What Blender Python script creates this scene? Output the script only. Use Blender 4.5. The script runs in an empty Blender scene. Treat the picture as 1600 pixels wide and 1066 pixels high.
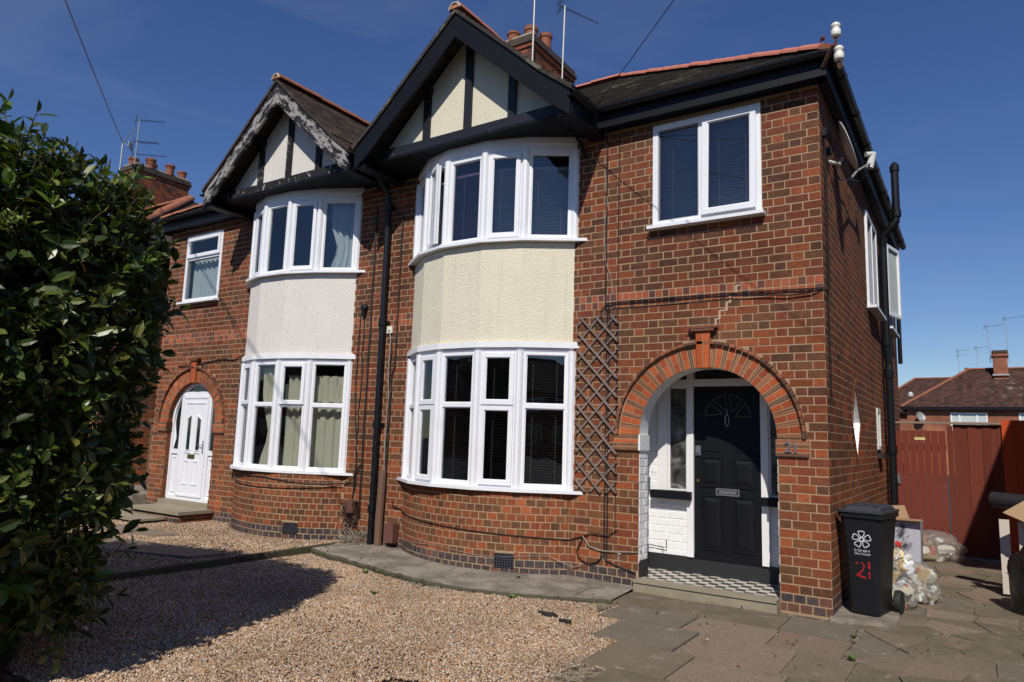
import bpy, math, random
import numpy as np
from mathutils import Vector, Matrix
from mathutils.geometry import tessellate_polygon
R = math.radians
random.seed(7)
RNG = np.random.default_rng(11)
SC = bpy.context.scene
COL = SC.collection

# ------------------------------------------------------------------ camera
CAM = Vector((1.143758, -7.011598, 1.510795))
cd = bpy.data.cameras.new('camera'); cam = bpy.data.objects.new('camera', cd); COL.objects.link(cam)
cd.sensor_width = 36.0; cd.lens = 1089.26 / 1600 * 36; cd.clip_start = 0.05; cd.clip_end = 2000
ya, pi_, ro = R(-33.67617), R(7.8106281), R(1.87110655)
fwd = Vector((math.sin(ya) * math.cos(pi_), math.cos(ya) * math.cos(pi_), math.sin(pi_)))
rt = Vector((math.cos(ya), -math.sin(ya), 0)); up = rt.cross(fwd)
r2 = math.cos(ro) * rt + math.sin(ro) * up; u2 = -math.sin(ro) * rt + math.cos(ro) * up
mw = Matrix((r2, u2, -fwd)).transposed().to_4x4(); mw.translation = CAM
cam.matrix_world = mw
SC.camera = cam

# ------------------------------------------------------------------ world and sun
SUN = Vector((0.38, -1.0, 1.04)).normalized()
w = bpy.data.worlds.new("World"); SC.world = w; w.use_nodes = True
nt = w.node_tree; nt.nodes.clear()
sky = nt.nodes.new('ShaderNodeTexSky'); sky.sky_type = 'NISHITA'; sky.sun_disc = False
sky.sun_elevation = math.asin(SUN.z); sky.sun_rotation = math.atan2(SUN.x, SUN.y)
sky.altitude = 0; sky.air_density = 1.0; sky.dust_density = 0.0; sky.ozone_density = 4.0
bg = nt.nodes.new('ShaderNodeBackground'); bg.inputs[1].default_value = 0.086
wo = nt.nodes.new('ShaderNodeOutputWorld')
hs = nt.nodes.new('ShaderNodeHueSaturation'); hs.inputs['Saturation'].default_value = 1.17; hs.inputs['Hue'].default_value = 0.514
nt.links.new(sky.outputs[0], hs.inputs['Color']); tc = nt.nodes.new('ShaderNodeTexCoord'); mp = nt.nodes.new('ShaderNodeMapping'); mp.inputs['Scale'].default_value = (1.2, 1.2, 4.5); mp.inputs['Rotation'].default_value = (0.3, 0.5, 0.2)
cn = nt.nodes.new('ShaderNodeTexNoise'); cn.inputs['Scale'].default_value = 2.2; cn.inputs['Detail'].default_value = 6; cn.inputs['Distortion'].default_value = 0.6
cr = nt.nodes.new('ShaderNodeMapRange'); cr.inputs[1].default_value = 0.48; cr.inputs[2].default_value = 0.8; cr.inputs[4].default_value = 0.16
cm_ = nt.nodes.new('ShaderNodeMixRGB'); cm_.inputs[2].default_value = (4.2, 4.8, 6.2, 1)      # thin high cirrus
nt.links.new(tc.outputs['Generated'], mp.inputs[0]); nt.links.new(mp.outputs[0], cn.inputs['Vector']); nt.links.new(cn.outputs[0], cr.inputs[0])
nt.links.new(cr.outputs[0], cm_.inputs[0]); nt.links.new(hs.outputs[0], cm_.inputs[1]); nt.links.new(cm_.outputs[0], bg.inputs[0]); nt.links.new(bg.outputs[0], wo.inputs[0])
ld = bpy.data.lights.new('sun', 'SUN'); ld.energy = 4.3; ld.angle = R(0.5); ld.color = (1.0, 0.945, 0.86)
lo = bpy.data.objects.new('sun', ld); COL.objects.link(lo); lo.location = (10, -20, 20)
lo.rotation_euler = (-SUN).to_track_quat('-Z', 'Y').to_euler()
SC.view_settings.view_transform = 'Standard'; SC.view_settings.look = 'None'
SC.view_settings.exposure = 0.0; SC.view_settings.gamma = 1.0

# ------------------------------------------------------------------ materials
class N:
    def __init__(s, name, rough=0.6, spec=0.5):
        s.m = bpy.data.materials.new(name); s.m.use_nodes = True
        s.t = s.m.node_tree; s.b = s.t.nodes['Principled BSDF']
        s.b.inputs['Roughness'].default_value = rough
        s.b.inputs['Specular IOR Level'].default_value = spec
    def n(s, typ, **k):
        x = s.t.nodes.new('ShaderNode' + typ)
        for a, v in k.items(): setattr(x, a, v)
        return x
    def l(s, a, b): s.t.links.new(a, b)
    def coord(s, out='Object', scale=None):
        c = s.n('TexCoord').outputs[out]
        if scale:
            mp = s.n('Mapping'); mp.inputs['Scale'].default_value = scale
            s.l(c, mp.inputs[0]); c = mp.outputs[0]
        return c
    def noise(s, scale, detail=4, rough=0.55, co=None, out=0, dist=0.0):
        x = s.n('TexNoise'); x.inputs['Scale'].default_value = scale
        x.inputs['Detail'].default_value = detail; x.inputs['Roughness'].default_value = rough
        x.inputs['Distortion'].default_value = dist
        s.l(co if co is not None else s.coord(), x.inputs['Vector'])
        return x.outputs[out]
    def voro(s, scale, feature='F1', co=None, out='Distance'):
        x = s.n('TexVoronoi', feature=feature); x.inputs['Scale'].default_value = scale
        s.l(co if co is not None else s.coord(), x.inputs['Vector'])
        return x.outputs[out]
    def ramp(s, fac, stops, interp='LINEAR'):
        x = s.n('ValToRGB'); e = x.color_ramp.elements; x.color_ramp.interpolation = interp
        while len(e) > 1: e.remove(e[0])
        e[0].position = stops[0][0]; e[0].color = (*stops[0][1], 1)
        for p, c in stops[1:]:
            q = e.new(p); q.color = (*c, 1)
        s.l(fac, x.inputs[0]); return x.outputs[0]
    def mix(s, fac, a, b, mode='MIX'):
        x = s.n('MixRGB', blend_type=mode)
        for i, v in ((0, fac), (1, a), (2, b)):
            if isinstance(v, (int, float)): x.inputs[i].default_value = v
            elif isinstance(v, tuple): x.inputs[i].default_value = (*v, 1)
            else: s.l(v, x.inputs[i])
        return x.outputs[0]
    def math(s, op, a, b=0.0, c=None):
        x = s.n('Math', operation=op)
        for i, v in enumerate((a, b) if c is None else (a, b, c)):
            if isinstance(v, (int, float)): x.inputs[i].default_value = v
            else: s.l(v, x.inputs[i])
        return x.outputs[0]
    def bump(s, h, strength=0.5, dist=0.01):
        x = s.n('Bump'); x.inputs['Strength'].default_value = strength; x.inputs['Distance'].default_value = dist
        s.l(h, x.inputs['Height']); s.l(x.outputs[0], s.b.inputs['Normal']); return x
    def col(s, c):
        if isinstance(c, tuple): s.b.inputs['Base Color'].default_value = (*c, 1)
        else: s.l(c, s.b.inputs['Base Color'])
    def rnd(s): return s.n('NewGeometry').outputs['Random Per Island']
def g3(v): return (v, v, v)

def m_plain(name, c, rough=0.5, var=0.15, scale=6, bump=0.0, spec=0.5, metal=0):
    s = N(name, rough, spec); s.b.inputs['Metallic'].default_value = metal
    nz = s.noise(scale, 6)
    s.col(s.mix(nz, tuple(x * (1 - var) for x in c), tuple(min(1, x * (1 + var)) for x in c)))
    if bump: s.bump(s.noise(scale * 12, 3), bump, 0.004)
    return s.m

def m_brick(name, stops, speck=0.35):
    s = N(name, 0.9, 0.12)
    c = s.ramp(s.rnd(), stops, 'CONSTANT')
    co = s.coord()
    n1 = s.noise(26, 5, 0.65, co); c = s.mix(s.math('MULTIPLY', s.ramp(n1, [(0.38, g3(0)), (0.62, g3(1))]), speck), c, (0.045, 0.024, 0.018))
    c = s.mix(s.math('MULTIPLY', s.ramp(s.noise(17, 5, 0.7, co, dist=0.5), [(0.5, g3(0)), (0.68, g3(1))]), 0.35), c, (0.26, 0.075, 0.03))
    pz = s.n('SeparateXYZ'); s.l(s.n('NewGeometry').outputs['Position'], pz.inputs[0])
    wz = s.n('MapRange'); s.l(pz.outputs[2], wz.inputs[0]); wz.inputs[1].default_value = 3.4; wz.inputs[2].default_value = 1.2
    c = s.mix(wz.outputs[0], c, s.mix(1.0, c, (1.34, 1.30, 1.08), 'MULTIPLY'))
    n2 = s.ramp(s.noise(0.8, 5, 0.65, co), [(0.34, g3(0.74)), (0.64, g3(1.30))])
    c = s.mix(1.0, c, n2, 'MULTIPLY')
    n3 = s.ramp(s.noise(95, 3, 0.7, co), [(0.55, g3(0)), (0.75, g3(1))])
    c = s.mix(s.math('MULTIPLY', n3, 0.18), c, (0.42, 0.3, 0.22))
    s.col(c); s.bump(s.noise(160, 4, 0.7, co), 0.5, 0.004)
    return s.m
RED = [(0, (0.175, 0.050, 0.023)), (0.14, (0.115, 0.046, 0.026)), (0.27, (0.210, 0.058, 0.026)), (0.37, (0.14, 0.045, 0.027)), (0.47, (0.095, 0.048, 0.028)), (0.56, (0.155, 0.048, 0.028)),
       (0.66, (0.075, 0.036, 0.025)), (0.71, (0.125, 0.056, 0.031)), (0.80, (0.160, 0.042, 0.024)), (0.88, (0.25, 0.070, 0.030)), (0.93, (0.095, 0.042, 0.029))]
BRIGHT = [(0, (0.33, 0.072, 0.028)), (0.3, (0.26, 0.056, 0.024)), (0.6, (0.37, 0.090, 0.033)), (0.85, (0.22, 0.052, 0.024))]
BAND = [(0, (0.34, 0.09, 0.045)), (0.4, (0.12, 0.05, 0.045)), (0.58, (0.29, 0.08, 0.042)), (0.85, (0.10, 0.05, 0.05))]
BLUE = [(0, (0.035, 0.037, 0.052)), (0.4, (0.055, 0.05, 0.06)), (0.6, (0.03, 0.033, 0.045)), (0.82, (0.10, 0.05, 0.045))]
M = {}
M['brick'] = m_brick('red_brick', RED)
M['bright'] = m_brick('orange_arch_brick', BRIGHT, 0.2)
M['band'] = m_brick('soldier_band_brick', BAND, 0.2)
M['blue'] = m_brick('blue_plinth_brick', BLUE, 0.2)
M['creasing'] = m_brick('creasing_tile', [(0, (0.15, 0.07, 0.045)), (0.35, (0.26, 0.10, 0.06)), (0.7, (0.10, 0.055, 0.045))], 0.25)
M['brick_far'] = m_brick('far_brick', [(0, (0.36, 0.15, 0.08)), (0.4, (0.30, 0.12, 0.07)), (0.7, (0.4, 0.17, 0.09))], 0.2)
s = N('mortar', 0.95, 0.1); co = s.coord()
s.col(s.mix(s.noise(5, 5, 0.6, co), (0.28, 0.192, 0.112), (0.45, 0.315, 0.195))); s.bump(s.noise(220, 3, 0.7, co), 0.6, 0.003); M['mortar'] = s.m
s = N('white_painted_brick', 0.5, 0.4); co = s.coord()
s.col(s.mix(s.ramp(s.noise(14, 6, 0.7, co), [(0.55, g3(0)), (0.8, g3(1))]), (0.80, 0.80, 0.79), (0.55, 0.53, 0.5))); s.bump(s.noise(120, 3, 0.6, co), 0.4, 0.004); M['whitebrick'] = s.m
def m_render(name, c, c2):
    s = N(name, 0.9, 0.2); co = s.coord()
    big = s.noise(2.2, 5, 0.6, co)
    cc = s.mix(big, c, c2)
    sp = s.ramp(s.noise(34, 3, 0.6, co), [(0.62, g3(0)), (0.78, g3(1))])
    cc = s.mix(s.math('MULTIPLY', sp, 0.22), cc, tuple(x * 0.5 for x in c2))
    drip = s.ramp(s.noise(3, 6, 0.75, s.coord('Object', (5, 5, 0.45))), [(0.52, g3(0)), (0.75, g3(1))])
    cc = s.mix(s.math('MULTIPLY', drip, 0.32), cc, tuple(x * 0.6 for x in c2))
    s.col(cc)
    h = s.math('ADD', s.noise(58, 4, 0.6, co), s.math('MULTIPLY', s.noise(130, 3, 0.6, co), 0.5))
    s.bump(h, 0.9, 0.014); return s.m
M['cream'] = m_render('cream_roughcast', (0.81, 0.755, 0.60), (0.73, 0.675, 0.52))
M['offwhite'] = m_render('off_white_roughcast', (0.78, 0.742, 0.685), (0.70, 0.662, 0.605))
M['black'] = m_plain('black_gloss_paint', (0.0055, 0.0062, 0.009), 0.5, 0.3, 9, 0.3, 0.22)
M['doorline'] = m_plain('dull_dark_moulding', (0.045, 0.047, 0.055), 0.35, 0.1)
M['blackmatt'] = m_plain('black_masonry_paint', (0.016, 0.016, 0.018), 0.6, 0.3, 9, 0.4)
M['pipe'] = m_plain('black_plastic_pipe', (0.007, 0.008, 0.011), 0.4, 0.25, 7, 0, 0.35)
s = N('peeling_black_paint', 0.7, 0.3); co = s.coord('Object', (1, 1, 1))
px_ = s.n('SeparateXYZ'); s.l(s.n('NewGeometry').outputs['Position'], px_.inputs[0])
ab = s.math('ABSOLUTE', s.math('ADD', px_.outputs[0], 7.345))          # distance from the gable's centre line
along = s.math('SUBTRACT', s.math('MULTIPLY', ab, 0.75), s.math('MULTIPLY', px_.outputs[2], 0.66))
across = s.math('ADD', s.math('MULTIPLY', ab, 0.66), s.math('MULTIPLY', px_.outputs[2], 0.75))
cv = s.n('CombineXYZ'); s.l(s.math('MULTIPLY', along, 3.2), cv.inputs[0]); s.l(s.math('MULTIPLY', across, 9.0), cv.inputs[1])
pe = s.ramp(s.noise(1.15, 9, 0.74, cv.outputs[0], dist=0.5), [(0.505, g3(0)), (0.52, g3(1))])
s.col(s.mix(pe, (0.014, 0.014, 0.016), s.mix(s.noise(22, 4, 0.6, co), (0.20, 0.185, 0.18), (0.40, 0.37, 0.35)))); s.bump(pe, 0.4, 0.004); M['peel'] = s.m
s = N('flaking_black_paint', 0.7, 0.3); co = s.coord('Object', (1, 1, 0.7))
pe = s.ramp(s.noise(11, 8, 0.75, co, dist=0.6), [(0.575, g3(0)), (0.60, g3(1))])
s.col(s.mix(pe, (0.014, 0.014, 0.016), (0.34, 0.31, 0.29))); s.bump(pe, 0.4, 0.004); M['peel2'] = s.m
s = N('worn_black_paint', 0.5, 0.4); co = s.coord()
pe = s.ramp(s.noise(9, 8, 0.75, co, dist=0.4), [(0.66, g3(0)), (0.69, g3(1))])
s.col(s.mix(pe, (0.014, 0.015, 0.02), (0.30, 0.28, 0.27))); M['worn'] = s.m
s = N('white_upvc', 0.32, 0.5); co = s.coord()
s.col(s.mix(s.ramp(s.noise(4, 6, 0.7, co), [(0.5, g3(0)), (0.85, g3(1))]), (0.80, 0.81, 0.84), (0.72, 0.72, 0.73))); M['upvc'] = s.m
M['whitewood'] = m_plain('white_gloss_wood', (0.78, 0.77, 0.76), 0.35, 0.06, 3)
M['beading'] = m_plain('grey_bead', (0.25, 0.27, 0.3), 0.4, 0.1)
def m_glass(name, tint=(1, 1, 1), r=0.0, ior=0.13):
    s = N(name); s.t.nodes.remove(s.b)
    tr = s.n('BsdfTransparent'); tr.inputs[0].default_value = (*tint, 1)
    gl = s.n('BsdfGlossy'); gl.inputs['Roughness'].default_value = r
    lw = s.n('LayerWeight'); lw.inputs[0].default_value = 0.5
    f5 = s.math('ADD', s.math('MULTIPLY', s.math('POWER', lw.outputs['Facing'], 5.0), 1 - ior), ior)
    bp_ = s.n('Bump'); bp_.inputs['Strength'].default_value = 0.07; bp_.inputs['Distance'].default_value = 0.05
    s.l(s.noise(1.3, 2, 0.5), bp_.inputs['Height']); s.l(bp_.outputs[0], gl.inputs['Normal'])
    mx = s.n('MixShader'); s.l(f5, mx.inputs[0]); s.l(tr.outputs[0], mx.inputs[1]); s.l(gl.outputs[0], mx.inputs[2])
    s.l(mx.outputs[0], s.t.nodes['Material Output'].inputs[0]); return s.m
M['glass'] = m_glass('window_glass', (0.74, 0.78, 0.80))
s = N('frosted_glass', 0.35, 0.5); co = s.coord('Object', (1, 1, 1))
s.col(s.ramp(s.noise(5.5, 3, 0.5, co, dist=1.2), [(0.35, g3(0.012)), (0.6, (0.10, 0.10, 0.095)), (0.75, (0.3, 0.29, 0.27))])); M['frost'] = s.m
M['darkglass'] = m_plain('dark_leaded_glass', (0.012, 0.02, 0.022), 0.06, 0.3, 3, 0, 0.8)
M['room'] = m_plain('room_interior', (0.10, 0.095, 0.09), 0.9, 0.3, 1.5)
M['blind_dark'] = m_plain('dark_blind_slats', (0.065, 0.06, 0.056), 0.5, 0.1)
M['blind_grey'] = m_plain('grey_blind_slats', (0.33, 0.34, 0.37), 0.5, 0.1)
M['blind_purple'] = m_plain('plum_blind_slats', (0.15, 0.09, 0.15), 0.5, 0.1)
M['cord'] = m_plain('blind_cord', (0.22, 0.19, 0.17), 0.7)
s = N('cream_curtain', 0.9, 0.1); s.col(s.mix(s.noise(3, 4), (0.55, 0.52, 0.38), (0.66, 0.62, 0.47))); M['curtain'] = s.m
s = N('pale_blue_net', 0.9, 0.1); s.col(s.mix(s.noise(3, 4), (0.42, 0.47, 0.46), (0.56, 0.6, 0.57))); M['net'] = s.m
def m_tiles(name, a, b, lich=0.15, spot=None):
    s = N(name, 0.9, 0.15); co = s.coord()
    c = s.ramp(s.rnd(), [(0, a), (0.35, b), (0.6, tuple(x * 0.75 for x in b)), (0.8, tuple(x * 1.25 for x in a))], 'CONSTANT')
    nz = s.noise(14, 6, 0.7, co); c = s.mix(s.math('MULTIPLY', nz, 0.6), c, tuple(x * 0.5 for x in a))
    li = s.ramp(s.noise(1.4, 8, 0.8, co), [(0.54, g3(0)), (0.62, g3(1))]); lf = s.math('MULTIPLY', li, lich)
    if spot:
        vd = s.n('VectorMath', operation='DISTANCE'); s.l(s.n('NewGeometry').outputs['Position'], vd.inputs[0]); vd.inputs[1].default_value = spot[:3]
        lf = s.math('MULTIPLY', lf, s.ramp(s.math('DIVIDE', vd.outputs['Value'], spot[3]), [(0.5, g3(1)), (1.0, g3(0))]))
    c = s.mix(lf, c, (0.34, 0.33, 0.25))
    s.col(c); s.bump(nz, 0.5, 0.006); return s.m
M['tile'] = m_tiles('brown_plain_tiles', (0.095, 0.066, 0.055), (0.062, 0.046, 0.040))
M['tile_r'] = m_tiles('weathered_plain_tiles', (0.085, 0.073, 0.062), (0.058, 0.05, 0.044), 0.45)
M['tile_far'] = m_tiles('far_plain_tiles', (0.090, 0.046, 0.036), (0.066, 0.036, 0.03), 0.6, (4.2, 49.8, 6.2, 2.6))
M['ridge_new'] = m_plain('salmon_ridge_tile', (0.48, 0.16, 0.10), 0.8, 0.18, 5, 0.3)
M['ridge_old'] = m_plain('weathered_ridge_tile', (0.30, 0.105, 0.05), 0.85, 0.45, 8, 0.4)
M['cement'] = m_plain('cement_bedding', (0.42, 0.36, 0.28), 0.95, 0.25, 10, 0.5)
M['lead'] = m_plain('lead_flashing', (0.33, 0.34, 0.36), 0.6, 0.25, 6)
M['potclay'] = m_plain('clay_chimney_pot', (0.25, 0.085, 0.042), 0.8, 0.3, 9, 0.3)
s = N('sooty_brick', 0.9, 0.2); co = s.coord()
c = s.ramp(s.rnd(), [(0, (0.19, 0.06, 0.032)), (0.3, (0.26, 0.075, 0.035)), (0.6, (0.11, 0.05, 0.035)), (0.8, (0.21, 0.06, 0.03))], 'CONSTANT')
c = s.mix(s.ramp(s.noise(6, 6, 0.7, co), [(0.52, g3(0)), (0.68, g3(0.9))]), c, (0.03, 0.025, 0.024)); s.col(c); s.bump(s.noise(60, 4, 0.7, co), 0.6, 0.006); M['soot'] = s.m
M['sootmortar'] = m_plain('sooty_mortar', (0.085, 0.065, 0.05), 0.95, 0.4, 9)
M['sootcap'] = m_plain('mossy_cap_course', (0.062, 0.045, 0.036), 0.9, 0.5, 8, 0.5)
M['crack'] = m_plain('fresh_pink_mortar', (0.46, 0.32, 0.23), 0.9, 0.1)
# ground
def m_stone(name, k=1.0):
    s = N(name, 0.75, 0.3)
    c = s.ramp(s.rnd(), [(0, (0.48, 0.32, 0.19)), (0.18, (0.60, 0.44, 0.29)), (0.34, (0.36, 0.21, 0.11)), (0.46, (0.70, 0.56, 0.42)), (0.58, (0.45, 0.33, 0.24)), (0.70, (0.28, 0.20, 0.15)), (0.78, (0.55, 0.28, 0.12)), (0.88, (0.78, 0.70, 0.60)), (0.95, (0.20, 0.16, 0.14))], 'CONSTANT')
    big = s.ramp(s.noise(0.7, 5, 0.6), [(0.32, g3(0.60)), (0.66, g3(1.12))])
    c = s.mix(1.0, c, big, 'MULTIPLY')
    s.col(s.mix(s.math('MULTIPLY', s.noise(60, 4), 0.4), c, (0.3 * k, 0.2 * k, 0.12 * k))); return s.m
M['stone'] = m_stone('pea_gravel_stone')
s = N('gravel_bed', 0.9, 0.2); co = s.coord()
v = s.voro(70, 'F1', co, 'Color'); vd = s.voro(70, 'F1', co, 'Distance')
sx = s.n('SeparateXYZ'); s.l(v, sx.inputs[0])
c = s.ramp(sx.outputs[0], [(0, (0.33, 0.20, 0.11)), (0.25, (0.42, 0.29, 0.18)), (0.5, (0.22, 0.13, 0.07)), (0.75, (0.5, 0.38, 0.27))], 'CONSTANT')
c = s.mix(s.ramp(vd, [(0.35, g3(0)), (0.6, g3(1))]), c, (0.07, 0.045, 0.03)); s.col(c)
s.bump(s.math('SUBTRACT', 1.0, vd), 1.0, 0.012); M['bed'] = s.m
s = N('old_concrete', 0.9, 0.2); co = s.coord()
c = s.ramp(s.noise(2.4, 8, 0.72, co), [(0.3, (0.16, 0.13, 0.10)), (0.46, (0.25, 0.215, 0.17)), (0.6, (0.42, 0.37, 0.30)), (0.72, (0.22, 0.19, 0.15))])
c = s.mix(s.math('MULTIPLY', s.ramp(s.noise(38, 6, 0.8, co), [(0.35, g3(0)), (0.65, g3(1))]), 0.6), c, (0.075, 0.065, 0.05))
c = s.mix(s.ramp(s.noise(120, 3, 0.7, co), [(0.66, g3(0)), (0.74, g3(0.5))]), c, (0.5, 0.45, 0.37))
c = s.mix(s.math('MULTIPLY', s.ramp(s.noise(5, 6, 0.7, co), [(0.62, g3(0)), (0.72, g3(1))]), 0.3), c, (0.06, 0.075, 0.03)); s.col(c)
s.bump(s.noise(45, 6, 0.75, co), 0.7, 0.01); M['concrete'] = s.m
s = N('mossy_concrete_edge', 0.95, 0.15); co = s.coord()
s.col(s.ramp(s.noise(9, 6, 0.7, co), [(0.35, (0.05, 0.045, 0.03)), (0.5, (0.10, 0.09, 0.065)), (0.62, (0.055, 0.075, 0.022))])); s.bump(s.noise(30, 6, 0.75, co), 1.0, 0.02); M['mossedge'] = s.m
s = N('paving_slab', 0.88, 0.25); co = s.coord()
c = s.ramp(s.rnd(), [(0, (0.20, 0.155, 0.100)), (0.2, (0.29, 0.215, 0.155)), (0.4, (0.135, 0.115, 0.068)), (0.6, (0.245, 0.165, 0.125)), (0.8, (0.17, 0.150, 0.115))], 'CONSTANT')
c = s.mix(s.ramp(s.noise(3.5, 8, 0.7, co), [(0.35, g3(0.0)), (0.65, g3(0.75))]), c, (0.25, 0.20, 0.145))
c = s.mix(s.math('MULTIPLY', s.ramp(s.noise(45, 6, 0.8, co), [(0.35, g3(0)), (0.65, g3(1))]), 0.55), c, (0.075, 0.058, 0.04))
c = s.mix(s.ramp(s.noise(130, 3, 0.7, co), [(0.66, g3(0)), (0.74, g3(0.55))]), c, (0.45, 0.38, 0.30))
pale = s.ramp(s.noise(7, 7, 0.75, co, dist=0.8), [(0.60, g3(0)), (0.66, g3(1))])
c = s.mix(s.math('MULTIPLY', pale, 0.5), c, (0.42, 0.39, 0.33))
moss = s.ramp(s.noise(1.7, 6, 0.7, co), [(0.56, g3(0)), (0.7, g3(0.6))]); c = s.mix(moss, c, (0.085, 0.085, 0.035)); s.col(c)
s.bump(s.noise(55, 6, 0.75, co), 0.6, 0.008); M['slab'] = s.m
s = N('joint_soil', 0.95, 0.1); co = s.coord()
s.col(s.ramp(s.noise(7, 6, 0.7, co), [(0.35, (0.05, 0.04, 0.025)), (0.47, (0.13, 0.10, 0.07)), (0.54, (0.30, 0.25, 0.19)), (0.6, (0.10, 0.09, 0.045)), (0.66, (0.05, 0.075, 0.018))])); s.bump(s.noise(80, 4, 0.7, co), 0.8, 0.01); M['soil'] = s.m
s = N('road_asphalt', 0.9, 0.2); s.col(s.mix(s.noise(30, 5), (0.035, 0.035, 0.036), (0.07, 0.068, 0.066))); M['asphalt'] = s.m
s = N('checker_tiles', 0.35, 0.5); ck = s.n('TexChecker'); s.l(s.coord(), ck.inputs[0]); ck.inputs['Scale'].default_value = 10.0
ck.inputs[1].default_value = (0.70, 0.66, 0.58, 1); ck.inputs[2].default_value = (0.03, 0.028, 0.035, 1)
s.col(s.mix(s.math('MULTIPLY', s.noise(8, 5), 0.35), ck.outputs[0], (0.3, 0.26, 0.2))); M['checker'] = s.m
s = N('stone_step', 0.85, 0.25); co = s.coord(); s.col(s.mix(s.noise(6, 7, 0.7, co), (0.19, 0.165, 0.115), (0.36, 0.31, 0.22))); s.bump(s.noise(60, 5, 0.7, co), 0.5, 0.006); M['step'] = s.m
# plants, timber, misc
def m_leaf(name, a, b, c_):
    s = N(name, 0.36, 0.42)
    c = s.ramp(s.rnd(), [(0, a), (0.45, b), (0.9, c_), (0.975, (0.16, 0.14, 0.03))]); s.col(c)
    tl = s.n('BsdfTranslucent'); s.l(s.mix(1.0, c, (1.6, 2.0, 0.7), 'MULTIPLY'), tl.inputs[0])
    mx = s.n('MixShader'); mx.inputs[0].default_value = 0.10
    o = s.t.nodes['Material Output']; s.l(s.b.outputs[0], mx.inputs[1]); s.l(tl.outputs[0], mx.inputs[2]); s.l(mx.outputs[0], o.inputs[0]); return s.m
M['leaf'] = m_leaf('laurel_leaf', (0.018, 0.034, 0.006), (0.036, 0.058, 0.009), (0.088, 0.112, 0.016))
M['leafyoung_lit'] = m_leaf('young_sunlit_laurel_leaf', (0.07, 0.12, 0.018), (0.10, 0.16, 0.022), (0.15, 0.20, 0.035))  # pale young-leaf tone, also used to paint sunlight on the hedge top
M['weed'] = m_leaf('weed_leaf', (0.06, 0.11, 0.02), (0.09, 0.15, 0.03), (0.12, 0.17, 0.04))
M['stem'] = m_plain('laurel_stem', (0.10, 0.085, 0.04), 0.8, 0.3)
M['core'] = m_plain('hedge_inner_shade', (0.004, 0.007, 0.003), 0.9, 0.4, 8)  # near-black green, the hedge's inner shade put into the colour
def m_wood(name, a, b, sc=(30, 30, 1.5), rough=0.8):
    s = N(name, rough, 0.2); co = s.coord('Object', sc)
    c = s.mix(s.noise(1.0, 6, 0.7, co), a, b)
    isl = s.ramp(s.rnd(), [(0, g3(0.8)), (1, g3(1.15))]); c = s.mix(1.0, c, isl, 'MULTIPLY')
    s.col(c); s.bump(s.noise(1.0, 6, 0.7, co), 0.3, 0.004); return s.m
M['redwood'] = m_wood('red_stained_boards', (0.105, 0.025, 0.015), (0.165, 0.038, 0.024))
s = N('worn_red_gate', 0.85, 0.2); co = s.coord('Object', (16, 16, 1.6))
c = s.mix(s.noise(1.5, 7, 0.72, co), (0.125, 0.026, 0.016), (0.20, 0.048, 0.032))
wr = s.ramp(s.noise(2.2, 8, 0.75, s.coord('Object', (9, 9, 2.0))), [(0.60, g3(0)), (0.72, g3(1))])
s.col(s.mix(s.math('MULTIPLY', wr, 0.45), c, (0.33, 0.20, 0.165))); M['gate'] = s.m
M['orangewood'] = m_wood('new_orange_board', (0.42, 0.06, 0.016), (0.55, 0.09, 0.025))
M['greywood'] = m_wood('weathered_grey_wood', (0.17, 0.12, 0.09), (0.33, 0.25, 0.19))
M['brownwood'] = m_wood('weathered_brown_post', (0.09, 0.05, 0.035), (0.22, 0.13, 0.09))
M['lath'] = m_wood('brown_trellis_lath', (0.13, 0.095, 0.08), (0.27, 0.21, 0.18), (40, 40, 8))
M['paleboard'] = m_wood('pale_painted_board', (0.50, 0.44, 0.38), (0.62, 0.56, 0.49), (8, 8, 2))
M['tan'] = m_plain('tan_hardboard', (0.48, 0.32, 0.18), 0.7, 0.12, 6)
M['card'] = m_plain('brown_cardboard', (0.34, 0.21, 0.12), 0.85, 0.15, 6)
s = N('printed_cardboard', 0.6, 0.3); co = s.coord()
s.col(s.mix(s.ramp(s.noise(3.2, 4, 0.6, co, dist=0.5), [(0.56, g3(0)), (0.62, g3(1))]), (0.42, 0.42, 0.47), (0.05, 0.05, 0.06))); M['print'] = s.m
s = N('clear_plastic_film', 0.12, 0.6); s.t.nodes.remove(s.b)
tr = s.n('BsdfTransparent'); tr.inputs[0].default_value = (0.93, 0.92, 0.88, 1); gl = s.n('BsdfGlossy'); gl.inputs[1].default_value = 0.16; df = s.n('BsdfDiffuse'); df.inputs[0].default_value = (0.75, 0.73, 0.66, 1)
m1 = s.n('MixShader'); m1.inputs[0].default_value = 0.16; s.l(tr.outputs[0], m1.inputs[1]); s.l(df.outputs[0], m1.inputs[2]); m2_ = s.n('MixShader'); m2_.inputs[0].default_value = 0.16
s.l(m1.outputs[0], m2_.inputs[1]); s.l(gl.outputs[0], m2_.inputs[2]); bq = s.n('Bump'); bq.inputs['Strength'].default_value = 1.0; bq.inputs['Distance'].default_value = 0.03; s.l(s.noise(24, 5, 0.7, dist=2.0), bq.inputs['Height']); s.l(bq.outputs[0], gl.inputs['Normal']); s.l(bq.outputs[0], df.inputs['Normal'])
s.l(m2_.outputs[0], s.t.nodes['Material Output'].inputs[0]); M['film'] = s.m
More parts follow.
